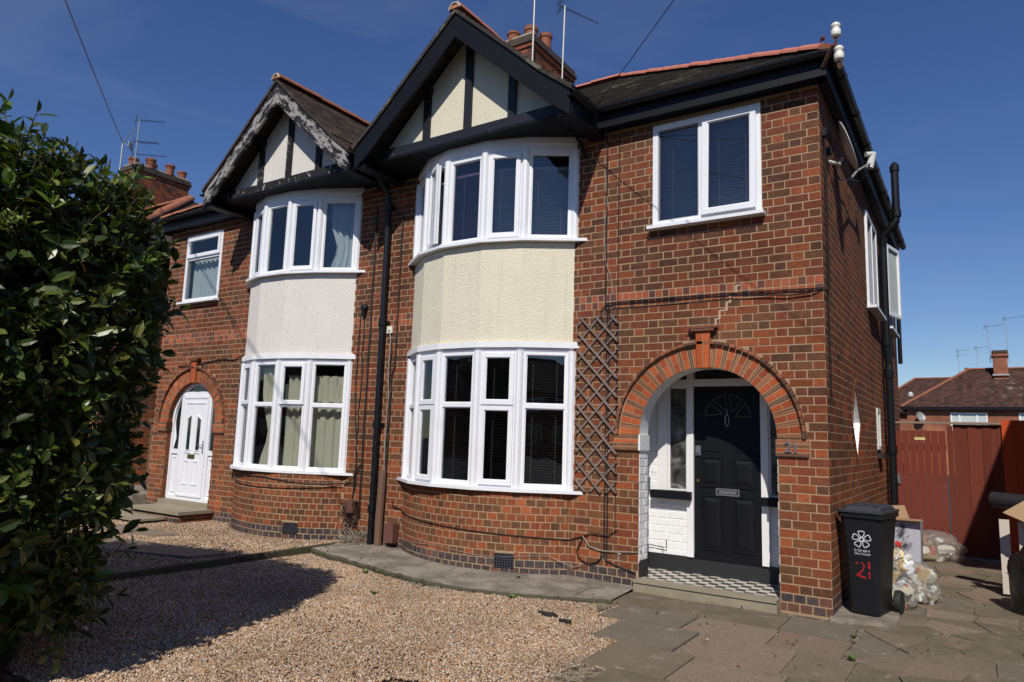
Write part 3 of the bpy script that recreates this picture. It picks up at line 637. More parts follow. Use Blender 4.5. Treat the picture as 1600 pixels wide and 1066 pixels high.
# ------------------------------------------------------------------ the house builder
def build_house(P):
    h = thing(P['name'], P['label'], 'house', (P['base'], 0, 0), P.get('group'))
    xl, xr = P['x0'], P['x1']; V = P['V']; bl, br = V[0][0], V[-1][0]; cxa = P['arch']; AR, ZS = 0.705, 1.575
    AR = P.get('AR', AR)
    win = P['win']
    # ---- front wall: mortar face with real bricks on it
    W = MB()
    fn = lambda s_, z, d: (s_, -d, z)
    outer = [(xl, -0.05), (cxa - AR, -0.05)] + arch_poly(cxa, AR, ZS, 0.0)[1:-1] + [(cxa + AR, -0.05), (xr, -0.05), (xr, 5.06), (xl, 5.06)]
    hs = [[(win[0], win[2]), (win[1], win[2]), (win[1], win[3]), (win[0], win[3])], [(bl, 0.0), (br, 0.0), (br, 5.0), (bl, 5.0)]]
    W.poly(outer, hs, lambda x, z: (x, 0, z), 0)
    mf = lambda r: (2, 'header') if r < 2 else ((3, 'soldier') if r in (36, 37) else (1, 'flemish'))
    holes = [rect_hole(*win), rect_hole(bl, br, -1, 9), arch_hole(cxa, AR + 0.262, ZS), rect_hole(cxa - AR, cxa + AR, -1, ZS),
             rect_hole(cxa - AR - 0.29, cxa + AR + 0.29, 1.40, 1.57)]
    brick_rows(W, fn, xl, xr + (0.006 if xr == 0 else 0), 0.0, 5.06, holes, matf=mf)
    # window reveal
    for a, b in ((win[0], win[0]), (win[1], win[1])): W.add([(a, 0, win[2]), (a, 0.11, win[2]), (a, 0.11, win[3]), (a, 0, win[3])], [(0, 1, 2, 3)], 0)
    W.add([(win[0], 0, win[3]), (win[1], 0, win[3]), (win[1], 0.11, win[3]), (win[0], 0.11, win[3])], [(0, 1, 2, 3)], 0)
    W.build('front_wall', ['mortar', 'brick', 'blue', 'band'], h)
    # ---- curved brick base of the bay
    B = MB(); half = (br - bl) / 2; dep = 0.47; Rr = (half * half + dep * dep) / (2 * dep); cx = (bl + br) / 2; yc = Rr - dep; ha = math.asin(half / Rr)
    fa = lambda s_, z, d: (cx + (Rr + d) * math.sin(s_ / Rr - ha), yc - (Rr + d) * math.cos(s_ / Rr - ha), z)
    K = 36; Ls = 2 * ha * Rr
    for i in range(K):
        a, b = Ls * i / K, Ls * (i + 1) / K
        B.add([fa(a, -0.05, 0), fa(b, -0.05, 0), fa(b, 0.92, 0), fa(a, 0.92, 0)], [(0, 1, 2, 3)], 0)
    vs_, vz = P['vent']; vh = rect_hole(vs_ - 0.11, vs_ + 0.11, vz, vz + 0.15)
    brick_rows(B, fa, 0, Ls, 0, 0.92, [vh], matf=lambda r: (2, 'header') if r < 2 else (1, 'header'))
    B.build('bay_base', ['mortar', 'brick', 'blue'], h)
    G = MB(); TT = lambda a, d, z: fa(a, z, d)
    G.box(vs_ - 0.107, vs_ + 0.107, 0.0, 0.004, vz + 0.004, vz + 0.146, 1, TT)
    nx, nz = 7, 5
    for i in range(nx + 1): x = vs_ - 0.107 + 0.214 * i / nx; G.box(x - 0.006, x + 0.006, 0.004, 0.016, vz + 0.004, vz + 0.146, 0, TT)
    for j in range(nz + 1): z = vz + 0.004 + 0.142 * j / nz; G.box(vs_ - 0.107, vs_ + 0.107, 0.004, 0.0145, z - 0.005, z + 0.005, 0, TT)
    G.build('air_vent', ['grate', 'void'], h)
    # ---- render panel between the bays
    C = MB(); zr0, zr1 = 2.615, 3.79
    a = offset_line(V, 0.004); b = offset_line(V, -0.10)
    C.zprism(a + b[::-1], zr0, zr1)
    a = offset_line(V, 0.028); b = offset_line(V, -0.10); C.zprism(a + b[::-1], zr0 - 0.02, zr0)
    C.build('render_panel', P['render'], h)
    # ---- floors and ceilings inside the bay, room shells
    I = MB()
    vi = offset_line(V, -0.07)
    for z0, z1 in ((0.86, 0.90), (2.50, 2.60), (3.72, 3.78), (5.0, 5.04)): I.zprism([vi[0]] + vi[1:-1] + [vi[-1], (br, 0.2), (bl, 0.2)], z0, z1)
    def shell(x0, x1, y0, y1, z0, z1):
        vs = [(x0, y0, z0), (x1, y0, z0), (x1, y1, z0), (x0, y1, z0), (x0, y0, z1), (x1, y0, z1), (x1, y1, z1), (x0, y1, z1)]
        I.add(vs, [(0, 3, 2, 1), (4, 5, 6, 7), (1, 2, 6, 5), (2, 3, 7, 6), (3, 0, 4, 7)])
    shell(bl - 0.25, br + 0.25, 0.13, 3.4, 0.3, 2.62); shell(bl - 0.25, br + 0.25, 0.13, 3.4, 2.9, 5.02)
    shell(win[0] - 0.3, win[1] + 0.3, 0.13, 3.0, 2.9, 5.03)
    for z0, z1 in ((0.3, 2.62), (2.9, 5.02)):     # jambs joining the room shell to the wall
        for x in (bl, br): I.box(x - 0.26 if x == bl else x + 0.001, x - 0.001 if x == bl else x + 0.26, 0.02, 0.135, z0, z1)
    I.build('interior', 'room', h)
    # ---- bay windows
    bay_window(h, V, 0.935, 2.50, P['kinds_low'], 1.865, P['dress_low'], zhead=2.60, head_style='low')
    bay_window(h, V, 3.83, 4.93, P['kinds_up'], None, P['dress_up'], zhead=5.115, head_style='up', opened=P.get('opened'))
    # ---- single window
    casement_plain(h, 'window', *win[:2], win[2], win[3], lambda s_, d, z: (s_, -d, z), P.get('mull'), P.get('sash'), P.get('wt'), P.get('wdress'), sashtilt=P.get('tilt', 0))
    # ---- arch of gauged brick with creasing, hood mould, keystone and imposts
    A = MB(); nU = 22; r0, r1 = AR + 0.002, AR + 0.222
    def vo(ra, rb, t0, t1, y0, y1, mi):
        q = []
        for y in (y1, y0):
            for rr, tt in ((ra, t0), (rb, t0), (rb, t1), (ra, t1)): q.append((cxa - rr * math.cos(tt), y, ZS + rr * math.sin(tt)))
        A.add(q, [(0, 1, 2, 3)[::-1], (4, 5, 6, 7), (0, 1, 5, 4), (1, 2, 6, 5), (2, 3, 7, 6), (3, 0, 4, 7)], mi)
    sp = arch_poly(cxa, AR, ZS)[1:-1]; so = arch_poly(cxa, AR + 0.262, ZS)[1:-1]
    A.poly(sp + so[::-1], [], lambda x, z: (x, -0.009, z), 0)
    for k in range(nU):
        t0 = math.pi * k / nU; t1 = math.pi * (k + 1) / nU; tm = t0 + (t1 - t0) * 0.60; g = 0.0085
        A_ = random.Random(k * 3 + 1); rm = (r0 + r1) / 2 + A_.uniform(-0.012, 0.012)
        vo(r0, rm - 0.004, t0 + g, tm - g, -0.012, 0.0, 1); vo(rm + 0.004, r1, t0 + g, tm - g, -0.012, 0.0, 1)
        w_ = (t1 - tm) / 2
        for q in range(2): vo(r0, r1, tm + q * w_ + 0.004, tm + (q + 1) * w_ - 0.005, -0.0125, 0.0, 2)
    nh = 44
    for k in range(nh):
        t0 = math.pi * k / nh + 0.004; t1 = math.pi * (k + 1) / nh - 0.004
        vo(r1 + 0.014, r1 + 0.042, t0, t1, -0.050 - 0.003 * (k % 3), 0.0, 2)
    zt = ZS + AR
    for i, (xa, xb) in enumerate(((-0.060, -0.003), (0.003, 0.060))): A.prism([(cxa + xa * 1.0, zt - 0.01), (cxa + xb * 1.0, zt - 0.01), (cxa + xb * 1.25, zt + 0.365), (cxa + xa * 1.25, zt + 0.365)], lambda x, z: (x, -0.05, z), lambda x, z: (x, 0.05, z), 1)
    A.prism([(cxa - 0.058, zt - 0.005), (cxa + 0.058, zt - 0.005), (cxa + 0.072, zt + 0.36), (cxa - 0.072, zt + 0.36)], lambda x, z: (x, -0.047, z), lambda x, z: (x, 0.05, z), 0)
    for zz, e in ((0.368, 0.12), (0.395, 0.15)): A.box(cxa - e, cxa + e, -0.075, 0.0, zt + zz, zt + zz + 0.022, 2)
    for sx in (-1, 1):
        xa, xb = (cxa - AR - 0.285, cxa - AR + 0.012) if sx < 0 else (cxa + AR - 0.012, cxa + AR + 0.285)
        for j in range(4):
            z0 = 1.412 + j * 0.0405; A.box(xa, xb, -0.032 + 0.002 * (j % 2), 0.0, z0, z0 + 0.031, 1 if j == (1 if sx > 0 else 2) else 2)
        A.box(xa + 0.002, xb - 0.002, -0.0285, 0.0, 1.415, 1.568, 0)
    A.build('door_arch', ['mortar', 'bright', 'creasing'], h)
    # arch soffit and jamb reveals
    S = MB(); td = 0.225; pts = [(cxa - AR, 0.0)] + arch_poly(cxa, AR, ZS)[1:-1] + [(cxa + AR, 0.0)]
    for i in range(len(pts) - 1):
        (a, b), (c, d) = pts[i], pts[i + 1]; S.add([(a, 0.0, b), (c, 0.0, d), (c, td, d), (a, td, b)], [(0, 1, 2, 3)], 0)
    fj = lambda s_, z, d: (cxa - AR + d, s_, z)
    brick_rows(S, fj, -0.004, td, 0.27, 1.41, [], bond='mix', proud=0.005)
    fj2 = lambda s_, z, d: (cxa + AR - d, s_, z); brick_rows(S, fj2, -0.004, td, 0.27, 1.41, [], bond='mix', proud=0.005)
    for xx in (cxa - AR, cxa + AR - 0.014): S.box(xx, xx + 0.014, 0.0, td, 0.0, 0.275, 1)
    S.box(cxa - AR, cxa - AR + 0.02, -0.034, td, 1.41, 1.575, 0)
    S.build('arch_reveal', P.get('reveal', ['whitebrick', 'blackmatt']), h)
    # ---- roof
    RM = MB(); sgn = 1 if xr == 0 else -1
    ex = 0.14 if sgn > 0 else -11.38; rx = -3.78 if sgn > 0 else -7.46; pm = -5.62; ry, rz = 3.72, 7.91
    RM.add([(ex, -0.20, 5.275), (pm, -0.20, 5.275), (pm, ry, rz), (rx, ry, rz)], [(0, 1, 2, 3)])
    RM.add([(ex, 7.64, 5.275), (pm, 7.64, 5.275), (pm, ry, rz), (rx, ry, rz)], [(3, 2, 1, 0)])
    RM.add([(ex, -0.20, 5.275), (ex, 7.64, 5.275), (rx, ry, rz)], [(0, 1, 2)])
    tiled(RM, (ex, -0.20, 5.28), (pm, -0.20, 5.28), (rx, ry, rz), (pm, ry, rz), seed=1)
    tiled(RM, (ex, -0.20, 5.28), (ex, 7.64, 5.28), (rx, ry, rz), (rx, ry, rz), seed=2)
    roof = RM.build('roof', P['tile'], h)
    ridge_run((ex + 0.03 * -sgn, -0.17, 5.30), (rx, ry, rz + 0.01), 0.10, 'hip_tiles', P['ridge'], roof, 0.33, 0.0, True)
    ridge_run((rx, ry, rz + 0.01), (pm, ry, rz + 0.01), 0.115, 'ridge_tiles', P['ridge'], roof, 0.33, 0.0, True)
    # gable over the bay
    gx = P['gx']; RG = MB(); za, ze, gw, yf = 6.705, 5.265, 1.66, -0.865
    yb = (za - 5.28) / KF - 0.20; ye = -0.20; th = 0.045
    for sx in (-1, 1):
        xk, zk = gx + sx * 1.28, za - (1.28 / gw) * (za - ze) - 0.035; yk = (zk - 5.28) / KF - 0.20
        top = [(gx, yf, za), (xk, yf, zk), (xk, yk, zk), (gx, yb, za)]; top2 = [(xk, yf, zk), (gx + sx * gw, yf, ze), (gx + sx * gw, ye, ze), (xk, yk, zk)]
        for T4 in (top, top2):
            lo_ = [(x, y, z - th) for x, y, z in T4]
            RG.add(T4 + lo_, [(0, 1, 2, 3), (7, 6, 5, 4), (0, 1, 5, 4), (1, 2, 6, 5), (2, 3, 7, 6), (3, 0, 4, 7)])
        tiled(RG, top[1], top[2], top[0], top[3], seed=5); tiled(RG, top2[1], top2[2], top2[0], top2[3], seed=6)
    gr = RG.build('gable_roof', P['tile'], h)
    ridge_run((gx, yf - 0.01, za + 0.0), (gx, yb, za + 0.0), 0.10, 'ridge_tiles', P['gridge'], gr, 0.42, 0.0)
    cm = MB(); cm.tube([(gx - 0.085, yf - 0.012, za - 0.01), (gx - 0.04, yf - 0.012, za + 0.062), (gx + 0.04, yf - 0.012, za + 0.062), (gx + 0.085, yf - 0.012, za - 0.01)], 0.016, 6); cm.build('cement_bedding', 'cement', gr)
    # gable wall, tie beam, timbers, bargeboards
    GW = MB(); GW.yprism([(gx - 1.50, 5.16), (gx + 1.50, 5.16), (gx, 6.60)], -0.50, -0.44); gwall = GW.build('gable_wall', P['render'], h)
    for dx in (-0.665, 0.0, 0.665):
        t = MB(); zt_ = 6.55 - abs(dx) * 0.93; t.box(gx + dx - 0.055, gx + dx + 0.055, -0.535, -0.501, 5.20, zt_); t.build('timber', P['paint2'], gwall)
        if dx: t = MB(); t.box(gx + dx - 0.07, gx + dx + 0.07, -0.80, -0.502, zt_ - 0.02, zt_ + 0.06); t.build('purlin_end', 'black', gwall)
    t = MB(); t.box(gx - 1.47, gx + 1.47, -0.62, -0.502, 5.118, 5.235); t.build('tie_beam', P['paint2'], gwall)
    bt = [(0, 1.425), (1.28, 0.255), (1.63, 0.0)]; bb = [(1.63, -0.30), (1.38, -0.115), (0, 1.095)]
    for sx in (-1, 1):
        t = MB(); pl = [(gx + sx * x, 5.25 + z) for x, z in bt + bb]; t.yprism(pl, -0.84, -0.80)
        t.build('bargeboard', P['paint'], gwall)
    t = MB(); t.box(gx - 1.60, gx + 1.60, -0.62, 0.0, 5.085, 5.116)      # soffit over the bay
    for sx in (-1, 1):                                                      # boxed eaves and brackets each side of the gable
        xa, xb = sorted((gx + sx * 1.47, gx + sx * 1.64)); t.box(xa, xb, -0.80, -0.01, 4.985, 5.02); t.box(xb - 0.02 if sx > 0 else xa, xb if sx > 0 else xa + 0.02, -0.80, -0.01, 5.02, 5.24)
        x = gx + sx * 1.40
        if (sx > 0) == (sgn > 0): t.tube([(x, -0.012, 4.80), (x, -0.05, 4.86), (x, -0.14, 4.93), (x, -0.26, 4.975), (x, -0.40, 4.99)], [0.022] * 5, 6)
    t.build('gable_soffit', 'black', h)
    # ---- eaves
    E = MB(); gxr, gxl = gx + 1.64, gx - 1.64
    xa, xb = (gxr, 0.107) if sgn > 0 else (-11.37, gxl)
    E.box(xa, xb, -0.15, -0.002, 5.065, 5.085); E.box(xa, xb, -0.172, -0.151, 5.05, 5.225)
    if sgn > 0: E.box(0.008, 0.088, -0.15, 7.5, 5.065, 5.085); E.box(0.089, 0.108, -0.171, 7.5, 5.05, 5.225)
    else: E.box(-11.35, -11.25, -0.15, 7.5, 5.065, 5.085); E.box(-11.37, -11.351, -0.171, 7.5, 5.05, 5.225)
    E.build('eaves_board', 'black', h)
    Gt = MB()
    if sgn > 0: gutter(Gt, [(gxr + 0.02, -0.228, 5.262), (0.09, -0.228, 5.262), (0.145, -0.21, 5.262), (0.165, -0.15, 5.262), (0.165, 7.55, 5.262)], 0.055)
    else: gutter(Gt, [(-11.4, -0.228, 5.262), (gxl - 0.02, -0.228, 5.262)], 0.055)
    for k in range(8):
        if sgn > 0: gutter(Gt, [(0.165, 0.3 + k * 0.95, 5.260), (0.165, 0.36 + k * 0.95, 5.260)], 0.063)
    Gt.build('gutter', 'pipe', h)
    for q in ((1,) if sgn > 0 else (1, -1)): Gt = MB(); gutter(Gt, [(gx + q * 1.66, -0.87, 5.20), (gx + q * 1.66, -0.30, 5.20)], 0.05); Gt.build('gable_gutter', 'pipe', h)
    return h, roof, A
# ------------------------------------------------------------------ number 21 (right) and its neighbour (left)
VR = [(-5.15, 0), (-4.70, -.33), (-4.27, -.46), (-3.70, -.45), (-3.21, -.30), (-2.69, 0)]
VLf = [(-8.72, 0), (-8.32, -.30), (-7.88, -.44), (-7.34, -.42), (-6.84, -.27), (-6.30, 0)]
def dl_r(win, T, L, i, z0, z1): slats(win, T, 0.04, L - 0.04, -0.11, z0 + 0.03, z1 - 0.02, 'blind_dark', 0.03, 0.75)
def du_r(win, T, L, i, z0, z1):
    slats(win, T, 0.04, L - 0.04, -0.11, z0 + 0.03, z1 - 0.17, 'blind_purple' if i == 2 else 'blind_grey', 0.028, 0.8)
def dl_l(win, T, L, i, z0, z1):
    if i >= 3:
        drape(win, T, 0.04 if i == 4 else 0.10, L + 0.02, -0.15, z0, z1 - 0.20, 'curtain', 4, 0.02, seed=i)
        valance(win, T, 0.05, L - 0.03, -0.13, z1 - 0.36 - 0.25, z1 - 0.33, 'curtain')
    elif i == 2: drape(win, T, 0.10, L - 0.01, -0.12, z0, z1 - 0.08, 'curtain', 3, 0.02, 0.62, seed=9)
def du_l(win, T, L, i, z0, z1):
    if i == 4: drape(win, T, 0.12, L - 0.04, -0.16, z0, z1 - 0.02, 'net', 4, 0.02, 0.75, seed=3)
def wd_r(win, T):
    slats(win, T, -1.68, -1.20, -0.12, 3.90, 4.95, 'blind_grey', 0.028, 0.8); slats(win, T, -1.13, -0.60, -0.12, 3.90, 4.95, 'blind_grey', 0.028, 0.8)
def wd_l(win, T): drape(win, T, -10.62, -9.72, -0.14, 3.72, 4.62, 'net', 7, 0.02, 1.0, name='net_curtain', seed=4)
HR, roofR, _ = build_house(dict(name='semi_detached_house', base=-2.8, label='right half of the brick semi, with cream render, glossy bargeboards and a black door',
    x0=-5.62, x1=0.0, V=VR, arch=-1.150, win=(-1.715, -0.550, 3.835, 5.0), render='cream', paint='black', paint2='worn',
    kinds_low=['fix', 'case', 'fix', 'case', 'fix'], kinds_up=['fix', 'case', 'fix', 'case', 'fix'], opened=1, dress_low=dl_r, dress_up=du_r,
    mull=-1.165, sash={(1, 0)}, tilt=0.045, wdress=wd_r, tile='tile_r', ridge='ridge_new', gridge='ridge_new', gx=-3.955, vent=(1.98, 0.075)))
HL, roofL, _ = build_house(dict(name='semi_detached_house', base=-8.4, label='left half of the brick semi with peeling bargeboards and white arched door',
    x0=-11.24, x1=-5.62, V=VLf, arch=-10.09, win=(-10.70, -9.63, 3.70, 4.92), render='offwhite', paint='peel', paint2='peel2', AR=0.69, reveal=['brick', 'blue'],
    kinds_low=['fix', 'top', 'fix', 'top', 'fix'], kinds_up=['fix', 'case', 'fix', 'case', 'fix'], dress_low=dl_l, dress_up=du_l,
    mull=None, sash={(0, 1)}, wt=4.50, wdress=wd_l, tile='tile', ridge='ridge_old', gridge='ridge_old', gx=-7.345, vent=(1.95, 0.075)))

# ---- side wall of the right house
def diamond(c, hw, z, hh): return [(c - hw, z), (c, z - hh), (c + hw, z), (c, z + hh)]
SW = MB(); fs_ = lambda s_, z, d: (d, s_, z)
sw_w = [(3.32, 4.45, 3.42, 4.76), (5.45, 6.55, 3.45, 4.75), (3.84, 4.18, 1.45, 2.08)]
SW.poly([(0, -0.05), (7.40, -0.05), (7.40, 5.06), (0, 5.06)], [[(a, c), (b, c), (b, d), (a, d)] for a, b, c, d in sw_w] + [diamond(1.86, 0.33, 1.80, 0.42)], lambda y, z: (0, y, z), 0)
brick_rows(SW, fs_, -0.002, 7.40, 0, 5.06, [rect_hole(*w_) for w_ in sw_w] + [diamond_hole(1.86, 0.38, 1.80, 0.48)],
           proud=0.0012, matf=lambda r: (2, 'header') if r < 2 else ((3, 'soldier') if r in (36, 37) and False else (1, 'flemish')))
for a, b, c, d in sw_w:
    for y in (a, b): SW.add([(0, y, c), (-0.11, y, c), (-0.11, y, d), (0, y, d)], [(0, 1, 2, 3)], 0)
    for z in (c, d): SW.add([(0, a, z), (0, b, z), (-0.11, b, z), (-0.11, a, z)], [(0, 1, 2, 3)], 0)
D = diamond(1.86, 0.33, 1.80, 0.42); D2 = diamond(1.86, 0.385, 1.80, 0.49)
for i in range(4):
    (a, b), (c, d) = D[i], D[(i + 1) % 4]; SW.add([(0, a, b), (0, c, d), (-0.10, c, d), (-0.10, a, b)], [(0, 1, 2, 3)], 4)
    (e, f), (g_, k_) = D2[i], D2[(i + 1) % 4]
    nb = 7
    for j in range(nb):                                    # brick edging of the diamond
        t0, t1 = j / nb + 0.012, (j + 1) / nb - 0.012; L2 = lambda p, q, t: p + (q - p) * t
        q = [(0.012, L2(a, c, t0), L2(b, d, t0)), (0.012, L2(a, c, t1), L2(b, d, t1)), (0.012, L2(e, g_, t1), L2(f, k_, t1)), (0.012, L2(e, g_, t0), L2(f, k_, t0))]
        q2 = [(0.0, y, z) for _, y, z in q]; SW.add(q + q2, [(0, 1, 2, 3), (0, 1, 5, 4), (1, 2, 6, 5), (2, 3, 7, 6), (3, 0, 4, 7)], 1)
SW.build('side_wall', ['mortar', 'brick', 'blue', 'band', 'whitebrick'], HR)
I = MB()
for a, b, c, d in sw_w + [(1.4, 2.3, 1.3, 2.3)]: 
    I.add([(-0.13, a - .1, c - .1), (-0.13, b + .1, c - .1), (-0.13, b + .1, d + .1), (-0.13, a - .1, d + .1)], [(0, 1, 2, 3)])
I.build('interior', 'room', HR)
sp_ = lambda s_, d, z: (d, s_, z)
casement_plain(HR, 'side_window', 3.32, 4.45, 3.42, 4.76, lambda s_, d, z: (d + 0.02, s_, z), 3.9)
wrear = casement_plain(HR, 'side_window', 5.45, 6.55, 3.45, 4.75, lambda s_, d, z: (d + 0.02, s_, z), 6.0)
t = MB(); an = R(12)
TT = lambda s_, d, z: (0.05 + s_ * math.sin(an) + d * math.cos(an), 5.5 + s_ * math.cos(an) - d * math.sin(an), z)
frame_ring(t, TT, 0.0, 0.60, 3.65, 4.82, 0.055, -0.02, 0.03); so = t.build('casement', 'upvc', wrear); so['label'] = 'casement swung open away from the wall'
t = MB(); t.add([TT(0.05, 0, 3.70), TT(0.55, 0, 3.70), TT(0.55, 0, 4.77), TT(0.05, 0, 4.77)], [(0, 1, 2, 3)]); t.build('pane', 'net', wrear)
t = MB(); frame_ring(t, sp_, 3.85, 4.17, 1.50, 2.07, 0.05, -0.05, 0.02); nw = t.build('narrow_window', 'plastic', HR)
t = MB(); t.box(0.0, 0.07, 3.82, 4.2, 1.38, 1.448); t.build('sill', 'blackmatt', nw)
t = MB(); t.add([sp_(3.9, -0.02, 1.55), sp_(4.12, -0.02, 1.55), sp_(4.12, -0.02, 2.02), sp_(3.9, -0.02, 2.02)], [(0, 1, 2, 3)]); t.build('pane', 'glass', nw)
t = MB(); Dn = diamond(1.86, 0.33, 1.80, 0.42); Di = diamond(1.86, 0.27, 1.80, 0.34)
for i in range(4):
    (a, b), (c, d) = Dn[i], Dn[(i + 1) % 4]; (e, f), (g_, k_) = Di[i], Di[(i + 1) % 4]
    q = [(-0.05, a, b), (-0.05, c, d), (-0.05, g_, k_), (-0.05, e, f)]; q2 = [(-0.09, y, z) for _, y, z in q]; t.add(q + q2, [(0, 1, 2, 3), (0, 1, 5, 4), (3, 2, 6, 7)])
dw = t.build('diamond_window', 'whitewood', HR)
t = MB(); t.add([(-0.07, y, z) for y, z in Di], [(0, 1, 2, 3)]); t.build('pane', 'frost', dw)
# rear and party closures
t = MB(); t.box(-5.60, -0.01, 7.35, 7.40, -0.05, 5.06); t.build('rear_wall', 'brick_far', HR)
t = MB(); t.box(-11.23, -5.64, 7.35, 7.40, -0.05, 5.06); t.build('rear_wall', 'brick_far', HL)
t = MB(); t.poly([(0, -0.05), (7.40, -0.05), (7.40, 5.06), (0, 5.06)], [], lambda y, z: (-11.24, y, z), 0)
brick_rows(t, lambda s_, z, d: (-11.24 - d, s_, z), 0, 7.40, 0, 5.06, [], matf=lambda r: (1, 'flemish')); t.build('side_wall', ['mortar', 'brick'], HL)

# ---- porch of the right house
P_ = MB(); px0, px1, py = -2.04, -0.27, 0.68
P_.add([(px0, 0.225, 0.1), (px0, py, 0.1), (px0, py, 2.62), (px0, 0.225, 2.62)], [(0, 1, 2, 3)], 0)
brick_rows(P_, lambda s_, z, d: (px0 + d, s_, z), 0.225, py, 0.27, 2.6, [], proud=0.004, matf=lambda r: (0, 'flemish'))
P_.add([(px1, 0.225, 0.1), (px1, py, 0.1), (px1, py, 2.62), (px1, 0.225, 2.62)], [(0, 1, 2, 3)], 0)
P_.add([(px0, 0.0, 2.62), (px1, 0.0, 2.62), (px1, py, 2.62), (px0, py, 2.62)], [(0, 1, 2, 3)], 2)
# inner face of the arch wall
AP = arch_poly(-1.15, 0.705, 1.575, 0.0)
P_.poly([(px0, 0.0)] + AP + [(px1, 0.0), (px1, 2.62), (px0, 2.62)], [], lambda x, z: (x, 0.2255, z), 0)
# back wall: below the sidelights and beside them
P_.poly([(px0, 0.1), (px1, 0.1), (px1, 2.62), (px0, 2.62)], [[(-1.90, 0.97), (-1.48, 0.97), (-1.48, 2.60), (-1.90, 2.60)], [(-0.765, 0.97), (-0.35, 0.97), (-0.35, 2.60), (-0.765, 2.60)],
        [(-1.479, 0.27), (-0.766, 0.27), (-0.766, 2.60), (-1.479, 2.60)]], lambda x, z: (x, py, z), 0)
brick_rows(P_, lambda s_, z, d: (s_, py - d, z), px0, -1.565, 0.27, 0.87, [], proud=0.0045, matf=lambda r: (0, 'flemish'))
brick_rows(P_, lambda s_, z, d: (s_, py - d, z), px0, -1.905, 0.87, 2.6, [], proud=0.0045, matf=lambda r: (0, 'flemish'))
brick_rows(P_, lambda s_, z, d: (s_, py - d, z), -0.685, px1, 0.27, 0.87, [], proud=0.0045, matf=lambda r: (0, 'flemish'))
P_.box(px0, px1, py - 0.022, py - 0.001, 0.10, 0.272, 1); P_.box(px0 + 0.001, px0 + 0.018, 0.226, py - 0.023, 0.10, 0.275, 1); P_.box(px1 - 0.018, px1 - 0.001, 0.226, py - 0.023, 0.10, 0.275, 1)
porch = P_.build('porch_wall', ['whitebrick', 'blackmatt', 'whitewood'], HR)
t = MB(); t.box(px0, px1, 0.02, py, 0.03, 0.10); t.build('porch_floor', 'checker', HR)
t = MB(); t.box(-1.853, -0.447, -0.14, 0.02, -0.04, 0.082); t.box(-1.853, -0.447, -0.155, 0.015, 0.083, 0.108)
st = t.build('doorstep', 'step', HR)
t = MB()
for a, b, c, d in ((-1.90, -1.785, 0.975, 2.6), (-1.56, -1.485, 0.275, 2.6), (-0.76, -0.685, 0.275, 2.6), (-0.42, -0.35, 0.975, 2.6)): t.box(a, b, py - 0.05, py + 0.05, c, d)
for a, b in ((-1.784, -1.561), (-1.484, -0.761), (-0.684, -0.421)): t.box(a, b, py - 0.045, py + 0.05, 2.135, 2.215)
for a, b in ((-1.785, -1.56), (-0.685, -0.42)): frame_ring(t, lambda s_, d, z: (s_, py - d, z), a, b, 0.975, 2.135, 0.018, -0.02, 0.02)
dfr = t.build('door_frame', 'whitewood', HR)
t = MB(); t.box(-1.96, -1.50, py - 0.13, py - 0.024, 0.885, 0.972); t.build('sidelight_sill', 'black', dfr); t = MB(); t.box(-0.74, -0.30, py - 0.13, py - 0.024, 0.885, 0.972); t.build('sidelight_sill', 'black', dfr)
for a, b, c, d in ((-1.767, -1.578, 0.993, 2.117), (-0.667, -0.438, 0.993, 2.117)):
    t = MB(); t.add([(a, py + 0.01, c), (b, py + 0.01, c), (b, py + 0.01, d), (a, py + 0.01, d)], [(0, 1, 2, 3)]); t.build('sidelight_pane', 'frost', dfr)
t = MB(); t.add([(-1.9, py + 0.02, 2.2), (-0.35, py + 0.02, 2.2), (-0.35, py + 0.02, 2.6), (-1.9, py + 0.02, 2.6)], [(0, 1, 2, 3)]); t.build('transom_pane', 'darkglass', dfr)
dy = 0.655; dT = lambda s_, d, z: (s_, dy - d, z)
t = MB(); t.box(-1.482, -0.763, dy, dy + 0.04, 0.272, 2.13)
for a, b, c, d in ((-1.39, -1.19, 0.39, 0.935), (-1.055, -0.845, 0.39, 0.935), (-1.39, -1.19, 1.06, 1.345), (-1.055, -0.845, 1.06, 1.345), (-1.40, -1.18, 1.425, 1.44), (-1.065, -0.835, 1.425, 1.44)):
    if d - c < 0.1: t.box(a, b, dy - 0.006, dy, c, d); continue
    frame_ring(t, dT, a - 0.02, b + 0.02, c - 0.02, d + 0.02, 0.018, 0, 0.012)
    vs = [(a + 0.01, dy, c + 0.01), (b - 0.01, dy, c + 0.01), (b - 0.01, dy, d - 0.01), (a + 0.01, dy, d - 0.01), (a + 0.05, dy - 0.01, c + 0.05), (b - 0.05, dy - 0.01, c + 0.05), (b - 0.05, dy - 0.01, d - 0.05), (a + 0.05, dy - 0.01, d - 0.05)]
    t.add(vs, [(4, 5, 6, 7), (0, 1, 5, 4), (1, 2, 6, 5), (2, 3, 7, 6), (3, 0, 4, 7)])
fx, fz = -1.108, 1.79
t.box(-1.482, -0.763, dy - 0.012, dy, 0.272, 0.325)
door = t.build('front_door', 'black', HR); door['label'] = 'black panelled door with a fan pattern at the top'
for k in range(4):
    a0, a1 = math.pi * k / 4 + 0.09, math.pi * (k + 1) / 4 - 0.09; pr = [(fx + math.cos(a0) * 0.07, fz + math.sin(a0) * 0.07)] + [(fx + math.cos(a0 + (a1 - a0) * q / 8) * 0.25, fz + math.sin(a0 + (a1 - a0) * q / 8) * 0.25) for q in range(9)]
    t = MB(); t.tube([(x, dy - 0.004, z) for x, z in pr] + [(pr[0][0], dy - 0.004, pr[0][1])], 0.009, 6); t.build('fan_moulding', 'doorline', door)
